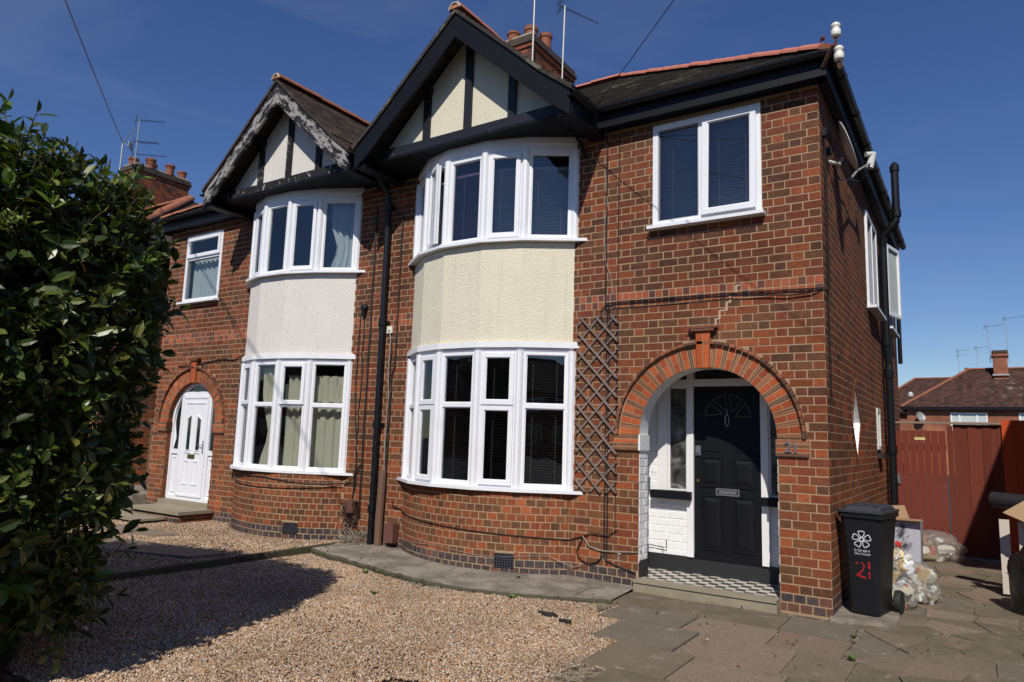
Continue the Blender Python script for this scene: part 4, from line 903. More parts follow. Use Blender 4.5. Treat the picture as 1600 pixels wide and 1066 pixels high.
t = MB(); frame_ring(t, dT, -1.24, -0.99, 0.955, 1.03, 0.014, 0, 0.014); t.box(-1.21, -1.02, dy - 0.008, dy - 0.001, 0.975, 1.01); t.build('letterbox', 'steel', door)
t = MB(); t.tube([(fx, dy - 0.012, 1.86), (fx, dy - 0.02, 1.83), (fx + 0.018, dy - 0.03, 1.80), (fx + 0.02, dy - 0.03, 1.73), (fx, dy - 0.03, 1.69), (fx - 0.02, dy - 0.03, 1.73), (fx - 0.018, dy - 0.03, 1.80), (fx, dy - 0.02, 1.83)], 0.006, 6); t.build('knocker', 'steel', door)
t = MB(); t.lathe([(0.0, 0), (0.017, 0.0), (0.017, 0.008), (0.0, 0.010)], (-1.44, dy - 0.0, 1.10), 14, 0, (0, -1, 0)); t.build('keyhole_plate', 'brass', door)
t = MB(); t.box(-1.462, -1.405, dy - 0.02, dy - 0.001, 1.375, 1.48); t.box(-1.448, -1.42, dy - 0.035, dy - 0.021, 1.40, 1.43); t.build('door_lock', 'steel', door)
t = MB(); t.tube([(-2.0, py - 0.04, 0.36), (-1.93, py - 0.035, 0.35), (-1.84, py - 0.04, 0.345), (-1.80, py - 0.04, 0.34), (-1.80, py - 0.035, 0.43)], 0.005, 6); t.tube([(-1.84, py - 0.04, 0.345), (-1.84, py - 0.04, 0.27)], 0.004, 6); t.tube([(-2.02, 0.3, 0.37), (-2.02, 0.5, 0.35), (-2.0, py - 0.04, 0.36)], 0.005, 6); t.build('door_cable', 'cable', HR)
# house number in metal numerals on the right impost
text_mesh('21', 0.135, 0.006, 'house_number', 'steel', HR, lambda x, y, z: (-0.31 + x, -0.041 - z, 1.452 + y), bold=0.001)

# ---- left house: white door and frame filling the arch
ax, az, ar, yy = -10.09, 1.575, 0.69, 0.075
def Hr(r_, z): return math.sqrt(max(0, r_ * r_ - (z - az) ** 2))
t = MB(); op = arch_poly(ax, ar - 0.001, az, 0.255); ip = arch_poly(ax, ar - 0.055, az, 0.31)
t.prism(op + [], lambda x, z: (x, yy + 0.03, z), lambda x, z: (x, yy + 0.06, z))
loops = op + ip[::-1]
n_ = len(op)
for i in range(n_ - 1):
    t.add([(op[i][0], yy, op[i][1]), (op[i + 1][0], yy, op[i + 1][1]), (ip[i + 1][0], yy, ip[i + 1][1]), (ip[i][0], yy, ip[i][1])], [(0, 1, 2, 3)])
    t.add([(ip[i][0], yy, ip[i][1]), (ip[i + 1][0], yy, ip[i + 1][1]), (ip[i + 1][0], yy + 0.03, ip[i + 1][1]), (ip[i][0], yy + 0.03, ip[i][1])], [(0, 1, 2, 3)])
t.box(ax - 0.44, ax - 0.375, yy, yy + 0.03, 0.31, 2.02); t.box(ax + 0.375, ax + 0.44, yy, yy + 0.03, 0.31, 2.02)
t.box(ax - 0.44, ax + 0.44, yy - 0.002, yy + 0.03, 2.03, 2.10); t.box(ax - 0.69, ax + 0.69, yy - 0.001, yy + 0.03, 0.255, 0.315)
for sx in (-1, 1):
    a, b = sorted((ax + sx * 0.441, ax + sx * 0.634)); t.box(a, b, yy + 0.002, yy + 0.03, 1.03, 1.11); frame_ring(t, lambda s_, d, z: (s_, yy + 0.03 - d, z), a + 0.03, b - 0.03, 0.37, 0.98, 0.02, 0, 0.014)
lf = t.build('door_frame', 'upvc', HL)
for sx in (-1, 1):
    t = MB(); P1 = [(ax + sx * 0.445, 1.112), (ax + sx * 0.625, 1.112)] + [(ax + sx * Hr(ar - 0.07, z), z) for z in (1.3, 1.575, 1.7, 1.8, 1.9, 1.98)] + [(ax + sx * 0.445, 1.99)]
    t.add([(x, yy + 0.026, z) for x, z in P1], [tuple(range(len(P1)))]); t.build('sidelight_pane', 'darkglass', lf)
t = MB(); P1 = [(ax + 0.40 * math.cos(a) * 0.9, 2.112 + 0.105 * math.sin(a)) for a in [math.pi * k / 12 for k in range(13)]]; t.add([(x, yy + 0.026, z) for x, z in P1], [tuple(range(13))]); t.build('fanlight_pane', 'darkglass', lf)
t = MB(); ly = yy - 0.004; t.box(ax - 0.372, ax + 0.372, ly, yy + 0.028, 0.318, 2.028); LT = lambda s_, d, z: (s_, ly - d, z)
frame_ring(t, LT, ax - 0.37, ax + 0.37, 0.32, 2.026, 0.035, 0, 0.012); t.box(ax - 0.28, ax + 0.28, ly - 0.012, ly, 1.90, 1.92)
for sx in (-1, 1):
    for a, b, c, d in ((0.055, 0.215, 0.52, 0.93),): 
        a2, b2 = sorted((ax + sx * a, ax + sx * b)); frame_ring(t, LT, a2, b2, c, d, 0.02, 0, 0.011)
    a2, b2 = sorted((ax + sx * 0.075, ax + sx * 0.205)); zi, zo = (1.70, 1.63)
    pl = [(a2, 1.10), (b2, 1.10), (b2, zi if b2 == ax + sx * 0.075 else zo), (a2, zi if a2 == ax + sx * 0.075 else zo)]
    t.tube([LT(x, 0.004, z) for x, z in pl + pl[:1]], 0.014, 4); t.box(a2 - 0.02, b2 + 0.02, ly - 0.014, ly, 1.055, 1.075)
ldoor = t.build('front_door', 'upvc', HL); ldoor['label'] = 'white plastic door with two narrow glazed strips'
for sx in (-1, 1):
    a2, b2 = sorted((ax + sx * 0.085, ax + sx * 0.195)); zi, zo = (1.69, 1.63)
    t = MB(); t.add([(a2, ly - 0.003, 1.11), (b2, ly - 0.003, 1.11), (b2, ly - 0.003, zi if sx < 0 else zo), (a2, ly - 0.003, zo if sx < 0 else zi)], [(0, 1, 2, 3)]); t.build('door_pane', 'darkglass', ldoor)
t = MB(); t.box(ax - 0.11, ax + 0.09, ly - 0.012, ly, 0.965, 1.035); t.build('letterbox', 'brass', ldoor)
t = MB(); t.box(ax + 0.295, ax + 0.32, ly - 0.012, ly, 1.06, 1.27); t.tube([(ax + 0.307, ly - 0.01, 1.20), (ax + 0.307, ly - 0.045, 1.20), (ax + 0.20, ly - 0.05, 1.20)], 0.008, 6); t.build('door_handle', 'steel', ldoor)
t = MB(); t.box(-10.82, -9.37, -0.03, 0.30, 0.16, 0.252); t.box(-10.78, -9.40, 0.03, 0.3, -0.05, 0.16)
t.box(-10.62, -9.20, -0.62, -0.031, 0.135, 0.185); t.box(-10.9, -9.55, -1.05, -0.62, 0.045, 0.08)
t.build('doorstep', 'step', HL)
t = MB(); t.box(-10.58, -9.24, -0.58, -0.01, -0.05, 0.134, 0); brick_rows(t, lambda s_, z, d: (s_, -0.58 - d, z), -10.58, -9.24, 0.0, 0.14, [], matf=lambda r: (1, 'flemish')); brick_rows(t, lambda s_, z, d: (-9.24 + d, s_, z), -0.58, -0.02, 0.0, 0.14, [], matf=lambda r: (2, 'flemish')); t.build('step_base', ['mortar', 'blue', 'brick'], HL)

# ---- the pair's shared stack on the party line
def chimney(parent, x0, x1, y0, y1, z0, z1, pots, mat='soot', courses=True):
    t = MB(); t.box(x0, x1, y0, y1, z0, z1 - 0.26, 0)
    n = int((z1 - 0.30 - z0) / CH)
    for (f_, s0, s1) in ((lambda s_, z, d: (s_, y0 - d, z), x0, x1), (lambda s_, z, d: (x1 + d, s_, z), y0, y1)):
        brick_rows(t, f_, s0, s1, z0, z1 - 0.27, [], matf=lambda r: (1, 'flemish'))
    for k, e in enumerate((0.03, 0.055, 0.03)): 
        za = z1 - 0.26 + k * CH; t.box(x0 - e, x1 + e, y0 - e, y1 + e, za, za + CH - 0.006, 1 if k == 0 else 2)
    for (f_, s0, s1) in ((lambda s_, z, d: (s_, y0 - 0.056 - d, z), x0 - 0.05, x1 + 0.05), (lambda s_, z, d: (x1 + 0.056 + d, s_, z), y0 - 0.05, y1 + 0.05)):
        brick_rows(t, lambda s_, z, d, f_=f_: f_(s_, z + (z1 - 0.26 + CH) % CH, d), s0, s1, math.floor((z1 - 0.26 + CH) / CH) * CH, math.floor((z1 - 0.26 + CH) / CH) * CH + CH, [], matf=lambda r: (2, 'flemish'))
    ch = t.build('chimney', ['sootmortar', mat, 'sootcap'], parent)
    t = MB(); t.box(x0 + 0.03, x1 - 0.03, y0 + 0.03, y1 - 0.03, z1 - 0.02, z1 + 0.05); t.build('flaunching', 'cement', ch)
    for (px, py_, hh, rr) in pots:
        t = MB(); t.lathe([(rr * 0.95, z1), (rr, z1 + hh * 0.75), (rr * 1.16, z1 + hh * 0.8), (rr * 1.16, z1 + hh), (rr * 0.92, z1 + hh), (rr * 0.88, z1 + hh * 0.5), (0.001, z1 + hh * 0.5)], (px, py_, 0), 20)
        t.build('chimney_pot', 'potclay', ch, False)
    return ch
chR = chimney(HR, -5.93, -5.29, 3.0, 4.55, 7.3, 8.86, [(-5.80, 3.13, 0.20, 0.115), (-5.56, 3.36, 0.36, 0.12), (-5.42, 3.66, 0.33, 0.115), (-5.78, 3.9, 0.3, 0.12)])

# repaired stepped crack running up from the keystone
t = MB(); rr = random.Random(8); x, z = -1.03, 2.69
for k in range(5):
    t.box(x - 0.009, x + 0.012, -0.0062, -0.001, z, z + CH); z += CH; x2 = x + rr.uniform(0.03, 0.075); t.box(x - 0.007, x2 + 0.009, -0.0058, -0.001, z - 0.007, z + 0.007); x = x2
t.build('repointed_crack', 'crack', HR)
# ------------------------------------------------------------------ pipes, cables and fittings on the pair (parts)
t = MB(); X0 = -5.63; t.tube([(X0, -0.35, 5.13), (X0, -0.30, 5.02), (X0 - 0.01, -0.12, 4.86), (X0 - 0.01, -0.085, 4.70)], 0.036, 12)
t.tube([(X0 - 0.01, -0.085, 4.72), (X0, -0.085, 0.02)], 0.040, 14)
for z in (3.02, 1.62, 4.66, 0.5): t.tube([(X0 - 0.003, -0.085, z - 0.05), (X0 - 0.003, -0.085, z + 0.05)], 0.053, 14); t.box(X0 - 0.07, X0 + 0.07, -0.05, -0.008, z - 0.02, z + 0.02)
t.build('downpipe', 'pipe', HR)
t = MB(); y = 4.72
t.tube([(0.10, y, 0.0), (0.10, y, 2.6), (0.10, y + 0.02, 2.75), (0.085, y, 3.05), (0.085, y, 4.55), (0.10, y - 0.02, 4.72), (0.22, y - 0.05, 4.86), (0.28, y - 0.05, 4.93), (0.29, y - 0.05, 5.05), (0.29, y - 0.05, 5.80)], 0.055, 14)
for z, x in ((1.5, 0.10), (2.62, 0.10), (3.1, 0.085)): t.tube([(x, y, z - 0.06), (x, y, z + 0.06)], 0.07, 14)
t.tube([(0.29, y - 0.05, 5.0), (0.29, y - 0.05, 5.1)], 0.068, 14); t.tube([(0.29, y - 0.05, 5.72), (0.29, y - 0.05, 5.80), (0.29, y - 0.05, 5.86)], [0.068, 0.068, 0.03], 14)
t.tube([(0.09, 6.9, 3.0), (0.09, 6.9, 5.0)], 0.035, 8); t.tube([(0.085, y, 3.3), (0.09, 5.1, 3.0), (0.06, 5.25, 2.7)], 0.03, 8)
t.build('soil_pipe', 'pipe', HR)
def cab(pts, r, name, mat, par, n=6): t = MB(); t.tube(pts, r, n); return t.build(name, mat, par)
def wig(x, z0, z1, y=-0.018, a=0.006, n=14, seed=1):
    rr = random.Random(seed); return [(x + rr.uniform(-a, a), y, z0 + (z1 - z0) * i / n) for i in range(n + 1)]
cab(wig(-2.27, 5.02, 2.98, a=0.004) + wig(-2.245, 2.95, 0.27, a=0.006, seed=2), 0.008, 'wall_cable', 'cable', HR)
cab(wig(-2.215, 2.98, 0.20, a=0.006, seed=3), 0.008, 'wall_cable', 'cable', HR)
cab(wig(-2.12, 5.0, 0.50, a=0.003, seed=4), 0.0045, 'wall_cable', 'cable', HR)
cab([(-2.30, -0.02, 4.6), (-2.26, -0.02, 4.2), (-2.30, -0.02, 3.9), (-2.27, -0.02, 3.5), (-2.2, -0.02, 3.3), (-2.18, -0.02, 3.12)], 0.005, 'wall_cable', 'greycable', HR)
cab([(-2.30, -0.018, 2.82), (-2.32, -0.02, 2.95), (-2.26, -0.022, 3.02), (-2.1, -0.02, 3.035), (-1.4, -0.02, 3.03), (-0.7, -0.02, 3.02), (0.0, -0.02, 3.0), (0.022, -0.01, 2.99), (0.022, 0.10, 2.95), (0.022, 0.13, 2.6), (0.022, 0.14, 1.9)], 0.008, 'wall_cable', 'cable', HR)
cab([(-2.24, -0.03, 2.80), (-2.24, -0.034, 2.95), (-2.18, -0.035, 3.0), (-1.6, -0.03, 2.99), (-0.9, -0.032, 3.0), (-0.55, -0.03, 2.975), (-0.3, -0.034, 2.955), (-0.1, -0.03, 2.965), (0.0, -0.02, 3.0)], 0.007, 'wall_cable', 'cable', HR)
cab([(0.03, 0.13, 4.6), (0.03, 0.14, 3.9), (0.03, 0.13, 3.0)], 0.01, 'wall_cable', 'cable', HR)
t = MB(); t.box(0.008, 0.05, 0.10, 0.17, 4.56, 4.64); t.build('cable_junction_box', 'pipe', HR); t = MB(); t.box(0.008, 0.06, 0.32, 0.38, 4.45, 4.52); t.build('cable_junction_box', 'pipe', HR)
def arcpt(u, z, o=0.012, b=(-5.15, -2.69)):
    half = (b[1] - b[0]) / 2; Rr = (half ** 2 + 0.2209) / 0.94; ha = math.asin(half / Rr); cx = (b[0] + b[1]) / 2; th = ha * (2 * u - 1)
    return (cx + (Rr + o) * math.sin(th), Rr - 0.47 - (Rr + o) * math.cos(th), z)
cab([(-5.33, -0.02, 0.62), (-5.32, -0.02, 0.55), (-5.18, -0.02, 0.53)] + [arcpt(u / 14, 0.50 - 0.10 * (u / 14)) for u in range(1, 15)] + [(-2.55, -0.02, 0.44), (-2.40, -0.022, 0.50), (-2.2, -0.02, 0.49), (-2.10, -0.02, 0.56)], 0.006, 'wall_cable', 'cable', HR)
cab([(-5.20, -0.02, 0.45), (-5.15, -0.03, 0.33)] + [arcpt(u / 12, 0.20 - 0.02 * math.sin(u)) for u in range(1, 12)] + [(-2.6, -0.03, 0.12), (-2.5, -0.03, 0.16)], 0.0035, 'wall_cable', 'greycable', HR)
loop = [(-2.42 + 0.15 * math.cos(a), -0.02, 0.30 + 0.12 * math.sin(a)) for a in [math.pi * (1 + k / 10) for k in range(11)]]
cab([(-2.50, -0.02, 0.45)] + loop + [(-2.22, -0.02, 0.24), (-2.1, -0.02, 0.20), (-1.88, -0.02, 0.15)], 0.007, 'wall_cable', 'cable', HR)
cab([(-2.50, -0.025, 0.46), (-2.42, -0.025, 0.36), (-2.25, -0.025, 0.33), (-1.87, -0.022, 0.36), (-1.84, 0.05, 0.37)], 0.006, 'wall_cable', 'greycable', HR)
t = MB(); t.lathe([(0.0, 0), (0.018, 0), (0.018, 0.012), (0.0, 0.018)], (-2.07, -0.006, 0.32), 10, 0, (0, -1, 0)); t.tube([(-2.07, -0.012, 0.31), (-2.07, -0.012, 0.16)], 0.004, 5); t.build('earth_rod', 'galv', HR)
t = MB(); t.box(-5.60, -5.50, -0.028, -0.008, 2.87, 2.97); t.lathe([(0.0, 0), (0.02, 0), (0.015, 0.02), (0, 0.02)], (-5.55, -0.028, 2.92), 10, 0, (0, -1, 0)); t.build('cable_entry_plate', 'ceramic', HR)
cab([(-5.555, -0.03, 2.90), (-5.52, -0.02, 2.80), (-5.53, -0.02, 2.3), (-5.50, -0.02, 2.0), (-5.52, -0.02, 1.4), (-5.50, -0.02, 0.9)], 0.008, 'wall_cable', 'greycable', HR)
cab(wig(-5.42, 4.55, 2.4, seed=6) + wig(-5.46, 2.3, 0.62, a=0.012, seed=7), 0.010, 'wall_cable', 'cable', HR)
cab(wig(-5.50, 2.75, 0.7, a=0.01, seed=8), 0.007, 'wall_cable', 'cable', HR)
t = MB(); t.box(-5.36, -5.20, -0.12, -0.008, 0.10, 0.34); o = t.build('pipe_cover_box', 'rustbox', HR)
cab(wig(-5.93, 4.75, 0.35, a=0.008, seed=9), 0.013, 'wall_cable', 'cable', HL)
cab(wig(-6.05, 3.2, 0.42, a=0.02, seed=10), 0.007, 'wall_cable', 'cable', HL)
cab([(-6.13, -0.02, 3.15), (-6.15, -0.02, 2.2), (-6.10, -0.02, 1.6), (-6.04, -0.02, 1.2), (-6.08, -0.02, 0.35)], 0.007, 'wall_cable', 'cable', HL)
t = MB(); t.lathe([(0.0, 0), (0.06, 0), (0.055, 0.04), (0.03, 0.07), (0, 0.07)], (-6.06, -0.006, 3.26), 12, 0, (0, -1, 0)); t.box(-6.09, -6.03, -0.05, -0.008, 3.14, 3.22); t.build('cable_junction_box', 'pipe', HL)
cab([(-5.92, -0.02, 1.1), (-6.1, -0.03, 0.84), (-6.25, -0.03, 0.78)] + [arcpt(1 - u / 10, 0.80 - 0.03 * math.sin(u * 0.9), b=(-8.72, -6.30)) for u in range(0, 11)] + [(-8.8, -0.02, 0.72), (-8.75, -0.02, 0.95)], 0.008, 'wall_cable', 'cable', HL)
cab([(-6.28, -0.03, 0.76)] + [arcpt(1 - u / 10, 0.74 - 0.06 * math.sin(u * 0.31), b=(-8.72, -6.30)) for u in range(1, 11)], 0.006, 'wall_cable', 'cable', HL)
cab([(-8.78, -0.02, 2.68), (-9.0, -0.02, 2.62), (-9.4, -0.02, 2.64), (-9.9, -0.02, 2.58), (-10.6, -0.02, 2.55)], 0.008, 'wall_cable', 'cable', HL)
cab(wig(-8.80, 2.6, 0.95, seed=12), 0.009, 'wall_cable', 'cable', HL)
t = MB(); t.lathe([(0, 0), (0.075, 0), (0.075, 0.16), (0, 0.18)], (-6.02, -0.09, 0.42), 14, 0, (0, 0, 1)); t.box(-6.10, -5.94, -0.08, -0.008, 0.28, 0.50); t.build('meter_box', 'rust', HL)
rr = random.Random(5)
for k in range(5):
    pts = [(-6.22 + 0.38 * rr.random(), -0.06 - 0.1 * rr.random(), 0.18 + 0.42 * rr.random()) for _ in range(7)]; cab(pts, 0.005, 'wall_cable', 'cable', HL, 5)
# satellite dish seen edge-on, under the side eaves
SD = thing('satellite_dish', 'white satellite dish with its arm, high on the side wall under the eaves', 'dish', (0.0, 0.9, 4.5))
ax_ = Vector((0.94, 0.12, 0.30)).normalized(); dc = Vector((0.13, 0.62, 4.60))
t = MB(); t.lathe([(0.0, 0.0), (0.10, 0.006), (0.19, 0.022), (0.27, 0.045), (0.274, 0.048), (0.27, 0.052), (0.19, 0.03), (0.10, 0.014), (0.0, 0.008)], dc, 28, 0, ax_); t.build('dish_bowl', 'plastic', SD, True)
lb = Vector((0.25, 1.95, 4.93)); lowp = dc + Vector((0.03, 0.30, -0.27)) * 0.9
t = MB(); t.tube([(0.0, 0.5, 4.44), (0.05, 0.52, 4.42), (0.09, 0.60, 4.42), dc - ax_ * 0.01 + Vector((0, 0, -0.1))], 0.018, 8); t.tube([lowp, (0.16, 1.4, 4.62), lb - Vector((0.01, 0.03, 0.05))], 0.012, 8); t.build('dish_arm', 'galv', SD)
t = MB(); t.tube([lb - Vector((0.02, 0, 0.1)), lb + Vector((0.02, 0.02, 0.09))], 0.042, 12); t.tube([lb + Vector((-0.05, -0.05, 0.06)), lb + Vector((0.01, 0.0, 0.07))], 0.03, 10); t.build('receiver_head', 'plastic', SD)
cab([lb - Vector((0.02, 0, 0.1)), (0.15, 1.7, 4.60), (0.08, 1.3, 4.50), (0.05, 0.9, 4.36), (0.03, 0.5, 4.4)], 0.008, 'dish_cable', 'cable', SD)
# old telephone insulators on an iron bracket at the eaves corner
ib = MB(); ib.tube([(0.08, -0.17, 5.13), (0.12, -0.22, 5.18), (0.20, -0.30, 5.26)], 0.022, 8); ib.tube([(0.20, -0.30, 5.25), (0.222, -0.31, 5.29), (0.222, -0.31, 5.38)], 0.012, 8)
ib.tube([(0.222, -0.31, 5.26), (0.236, -0.31, 5.14), (0.236, -0.31, 5.02), (0.249, -0.31, 5.0), (0.262, -0.31, 5.02), (0.262, -0.31, 5.06)], 0.010, 6)
brk = ib.build('insulator_bracket', 'rust', HR)
def insul(x, y, z0): 
    t = MB(); t.lathe([(0.012, z0 - 0.015), (0.040, z0 - 0.012), (0.044, z0), (0.044, z0 + 0.05), (0.032, z0 + 0.062), (0.032, z0 + 0.072), (0.044, z0 + 0.085), (0.044, z0 + 0.10), (0.03, z0 + 0.12), (0.001, z0 + 0.122)], (x, y, 0), 18); t.build('ceramic_insulator', 'ceramic', brk, True)
insul(0.222, -0.31, 5.345); insul(0.243, -0.31, 5.105)
t = MB(); t.tube([(0.04, -0.1, 5.33), (0.05, -0.1, 5.44), (0.08, -0.1, 5.47)], 0.010, 6); t.tube([(0.075, -0.12, 5.45), (0.075, -0.08, 5.49)], 0.02, 8); t.build('cable_hook', 'rust', HR)

# ------------------------------------------------------------------ aerials
def yagi(mb, p, d, L, n, w, upv=Vector((0, 0, 1)), r=0.006, plane='h'):
    p = Vector(p); d = Vector(d).normalized(); sd = d.cross(upv).normalized() if plane == 'h' else upv
    mb.tube([p, p + d * L], r, 6)
    for i in range(n):
        c = p + d * (L * (i + 0.5) / n); mb.tube([c - sd * w * (1 - 0.3 * i / n) / 2, c + sd * w * (1 - 0.3 * i / n) / 2], r * 0.7, 5)
def aerial(label, base, top, arrays, group=None, bracket=None):
    a = thing('tv_aerial', label, 'aerial', base, group)
    t = MB(); t.tube([base, top], 0.017, 8); t.build('mast', 'galv', a)
    for (z, d, L, n, w) in arrays:
        t = MB(); p = Vector(base).lerp(Vector(top), z); yagi(t, p, d, L, n, w, r=0.007)
        p2 = p - Vector(d).normalized() * 0.12; t.tube([p2 - Vector((0, 0, 0.12)), p2 + Vector((0, 0, 0.12))], 0.012, 6); t.tube([p2, p], 0.01, 6)
        for zz in (-0.12, -0.06, 0.06, 0.12): t.tube([p2 + Vector((-0.12, 0.05, zz)), p2 + Vector((0.12, -0.05, zz))], 0.005, 5)
        t.build('antenna_array', 'cable', a)
    t = MB(); b = Vector(base); t.box(b.x - 0.06, b.x + 0.03, b.y - 0.03, b.y + 0.03, b.z + 0.25, b.z + 0.30); t.build('clamp', 'galv', a)
    return a
aerial('bare tall grey mast clamped to the front corner of the big chimney stack', (-5.24, 2.93, 7.55), (-5.22, 2.95, 12.0), [])
aerial('white striped mast with a small toothed antenna on the side of the big stack', (-5.225, 3.98, 7.8), (-5.20, 4.0, 9.93), [(0.98, (0.92, 0.25, -0.62), 0.80, 11, 0.14)])

# ------------------------------------------------------------------ the trellis
TR = thing('garden_trellis', 'brown diamond lattice trellis fixed to the wall beside the big bay window', 'trellis', (-2.36, -0.03, 0.95))
xa, xb, zb_, zt_, sp, sl = -2.60, -2.12, 0.96, 2.86, 0.2055, 1.07
lay = {0: MB(), 1: MB()}; pins = MB()
W_ = xb - xa; k = -3
while k < 12:
    for lyr, sg in ((0, 1), (1, -1)):
        z0 = zb_ + k * sp; p0 = [xa, z0 if sg > 0 else z0 + W_ * sl]; p1 = [xb, z0 + W_ * sl if sg > 0 else z0]
        (x0, a0), (x1, a1) = p0, p1
        lo2, hi2 = zb_ - 0.01, zt_ + 0.02
        def clip(x0, a0, x1, a1):
            q = [(x0, a0), (x1, a1)]; out = []
            t0, t1 = 0.0, 1.0; dz = a1 - a0
            for lim, s_ in ((lo2, 1), (hi2, -1)):
                f0 = (a0 - lim) * s_; f1 = (a1 - lim) * s_
                if f0 < 0 and f1 < 0: return None
                if f0 < 0: t0 = max(t0, f0 / (f0 - f1))
                if f1 < 0: t1 = min(t1, f0 / (f0 - f1))
            return None if t1 - t0 < 0.08 else (x0 + (x1 - x0) * t0, a0 + dz * t0, x0 + (x1 - x0) * t1, a0 + dz * t1)
        c = clip(x0, a0, x1, a1)
        if c:
            y = -0.018 if lyr == 0 else -0.032; e = 0.015
            d = Vector((c[2] - c[0], 0, c[3] - c[1])).normalized() * e
            lay[lyr].bar((c[0] - d.x, y, c[1] - d.z), (c[2] + d.x, y, c[3] + d.z), 0.012, 0.022, (0, 0, 1))
            for (px_, pz_) in ((c[0], c[1]), (c[2], c[3])): lay[1].tube([(px_, -0.042, pz_), (px_, -0.010, pz_)], 0.008, 6, 1)
    k += 1
lay[0].build('back_laths', 'lath', TR); lay[1].build('front_laths', ['lath', 'steel'], TR)

# ------------------------------------------------------------------ ground, gravel, paths
def sheet(name, polys, z, mat, kind='structure', label=None, skirt=0.0, edge=None):
    mb = MB()
    for pl in polys:
        mb.poly(pl, [], lambda x, y: (x, y, z), 0)
        if skirt: n = len(pl); mb.add([(x, y, z) for x, y in pl] + [(x, y, z - skirt) for x, y in pl], [(i, (i + 1) % n, (i + 1) % n + n, i + n) for i in range(n)], 1 if edge else 0)
    o = mb.build(name, [mat] + ([edge] if edge else []), None); tag(o, label, None, None, kind); return o
sheet('ground', [[(-400, -400), (400, -400), (400, 400), (-400, 400)]], -0.07, 'asphalt', label='flat ground running out beyond the houses')
sheet('gravel_bed', [[(-5.93, -6.0), (-0.7, -6.0), (-0.7, -0.3), (-5.93, -0.3)]], -0.036, 'bed', label='sandy bed under the pea gravel drive')
sheet('gravel_bed', [[(-11.3, -6.5), (-6.0, -6.5), (-6.0, 0.05), (-11.3, 0.05)]], -0.006, 'bed', label='sandy bed under the gravel in front of the left house')
# concrete strip round the foot of the bay, cracked outer edge
rr = random.Random(3)
edge_pts = [(-5.93, -0.80), (-5.55, -0.93), (-5.0, -1.05), (-4.4, -1.19), (-3.88, -1.27), (-3.5, -1.31), (-3.16, -1.31), (-2.66, -1.17), (-2.22, -0.96), (-1.80, -0.74)]
dense = []
for i in range(len(edge_pts) - 1):
    for k in range(9):
        u = k / 9; a, b = edge_pts[i], edge_pts[i + 1]; dense.append((a[0] + (b[0] - a[0]) * u + rr.uniform(-.014, .014), a[1] + (b[1] - a[1]) * u + rr.uniform(-.022, .022)))
dense.append(edge_pts[-1])
cs = MB(); ring_in = [(-1.86, -0.03), (-2.69, 0.02), (-5.60, 0.02), (-5.93, 0.02)]
top = dense + ring_in; n = len(top)
zf = lambda x, y: 0.018 + 0.022 * min(1, max(0, (x + 2.0) / -3.2))
cs.poly(top, [], lambda x, y: (x, y, zf(x, y)), 0)
nd = len(dense)
vs = [(x, y, zf(x, y)) for x, y in dense] + [(x + rr.uniform(-.01, .01), y - 0.012 - rr.random() * 0.02, zf(x, y) - 0.02) for x, y in dense] + [(x, y - 0.012, -0.07) for x, y in dense]
cs.add(vs, [(i, i + 1, nd + i + 1, nd + i) for i in range(nd - 1)] + [(nd + i, nd + i + 1, 2 * nd + i + 1, 2 * nd + i) for i in range(nd - 1)], 1)
for ck in ([(-5.93, -0.45), (-5.8, -0.42), (-5.76, -0.20), (-5.7, -0.15)], [(-4.9, -0.98), (-5.0, -0.86), (-4.94, -0.7)]):
    cs.tube([(x, y, zf(x, y) + 0.0005) for x, y in ck], 0.006, 4, 2)
for ck in ([(-5.9, -0.62), (-5.82, -0.5), (-5.74, -0.3), (-5.69, -0.22)], [(-2.15, -0.85), (-2.2, -0.5), (-2.12, -0.25)], [(-5.9, -0.62), (-5.7, -0.72), (-5.55, -0.9)]): cs.tube([(x, y, zf(x, y) + 0.001) for x, y in ck], 0.007, 4, 2)
tag(cs.build('concrete_path', ['concrete', 'mossedge', 'soil']), 'worn grey concrete strip curving round the foot of the big bay', None, None, 'structure')
kb = MB(); kb.box(-6.0, -5.93, -6.2, -0.42, -0.08, 0.055); kb.add([(-5.93, -0.42, 0.055), (-6.0, -0.42, 0.055), (-5.95, -0.05, 0.05), (-5.88, -0.05, 0.05)], [(0, 1, 2, 3)])
tag(kb.build('edging_kerb', 'mossedge'), 'low concrete edging between the two front gardens', None, None, 'structure')
# paving slabs of the drive
sl_ = MB()
soil = sheet('drive_bed', [[(-1.75, -1.15), (-1.75, -0.55), (-0.7, -0.1), (3.2, -0.1), (3.2, 5.3), (0.0, 5.3), (0.0, -0.02), (-1.86, -0.02), (-2.0, -0.7)], [(-0.75, -6.5), (3.2, -6.5), (3.2, -0.101), (-1.4, -0.101), (-1.3, -2.6)]], -0.014, 'soil', label='dark soil showing in the joints of the drive paving')
def slab(pl, z=0.0, tilt=(0, 0)):
    cx = sum(p[0] for p in pl) / len(pl); cy = sum(p[1] for p in pl) / len(pl); zf_ = lambda x, y: z + tilt[0] * (x - cx) + tilt[1] * (y - cy)
    q = [(cx + (x - cx) * (1 - 0.005 / max(0.05, math.hypot(x - cx, y - cy))), cy + (y - cy) * (1 - 0.005 / max(0.05, math.hypot(x - cx, y - cy)))) for x, y in pl]
    sl_.prism(q, lambda x, y: (x, y, zf_(x, y)), lambda x, y: (x, y, zf_(x, y) - 0.05))
rr = random.Random(12)
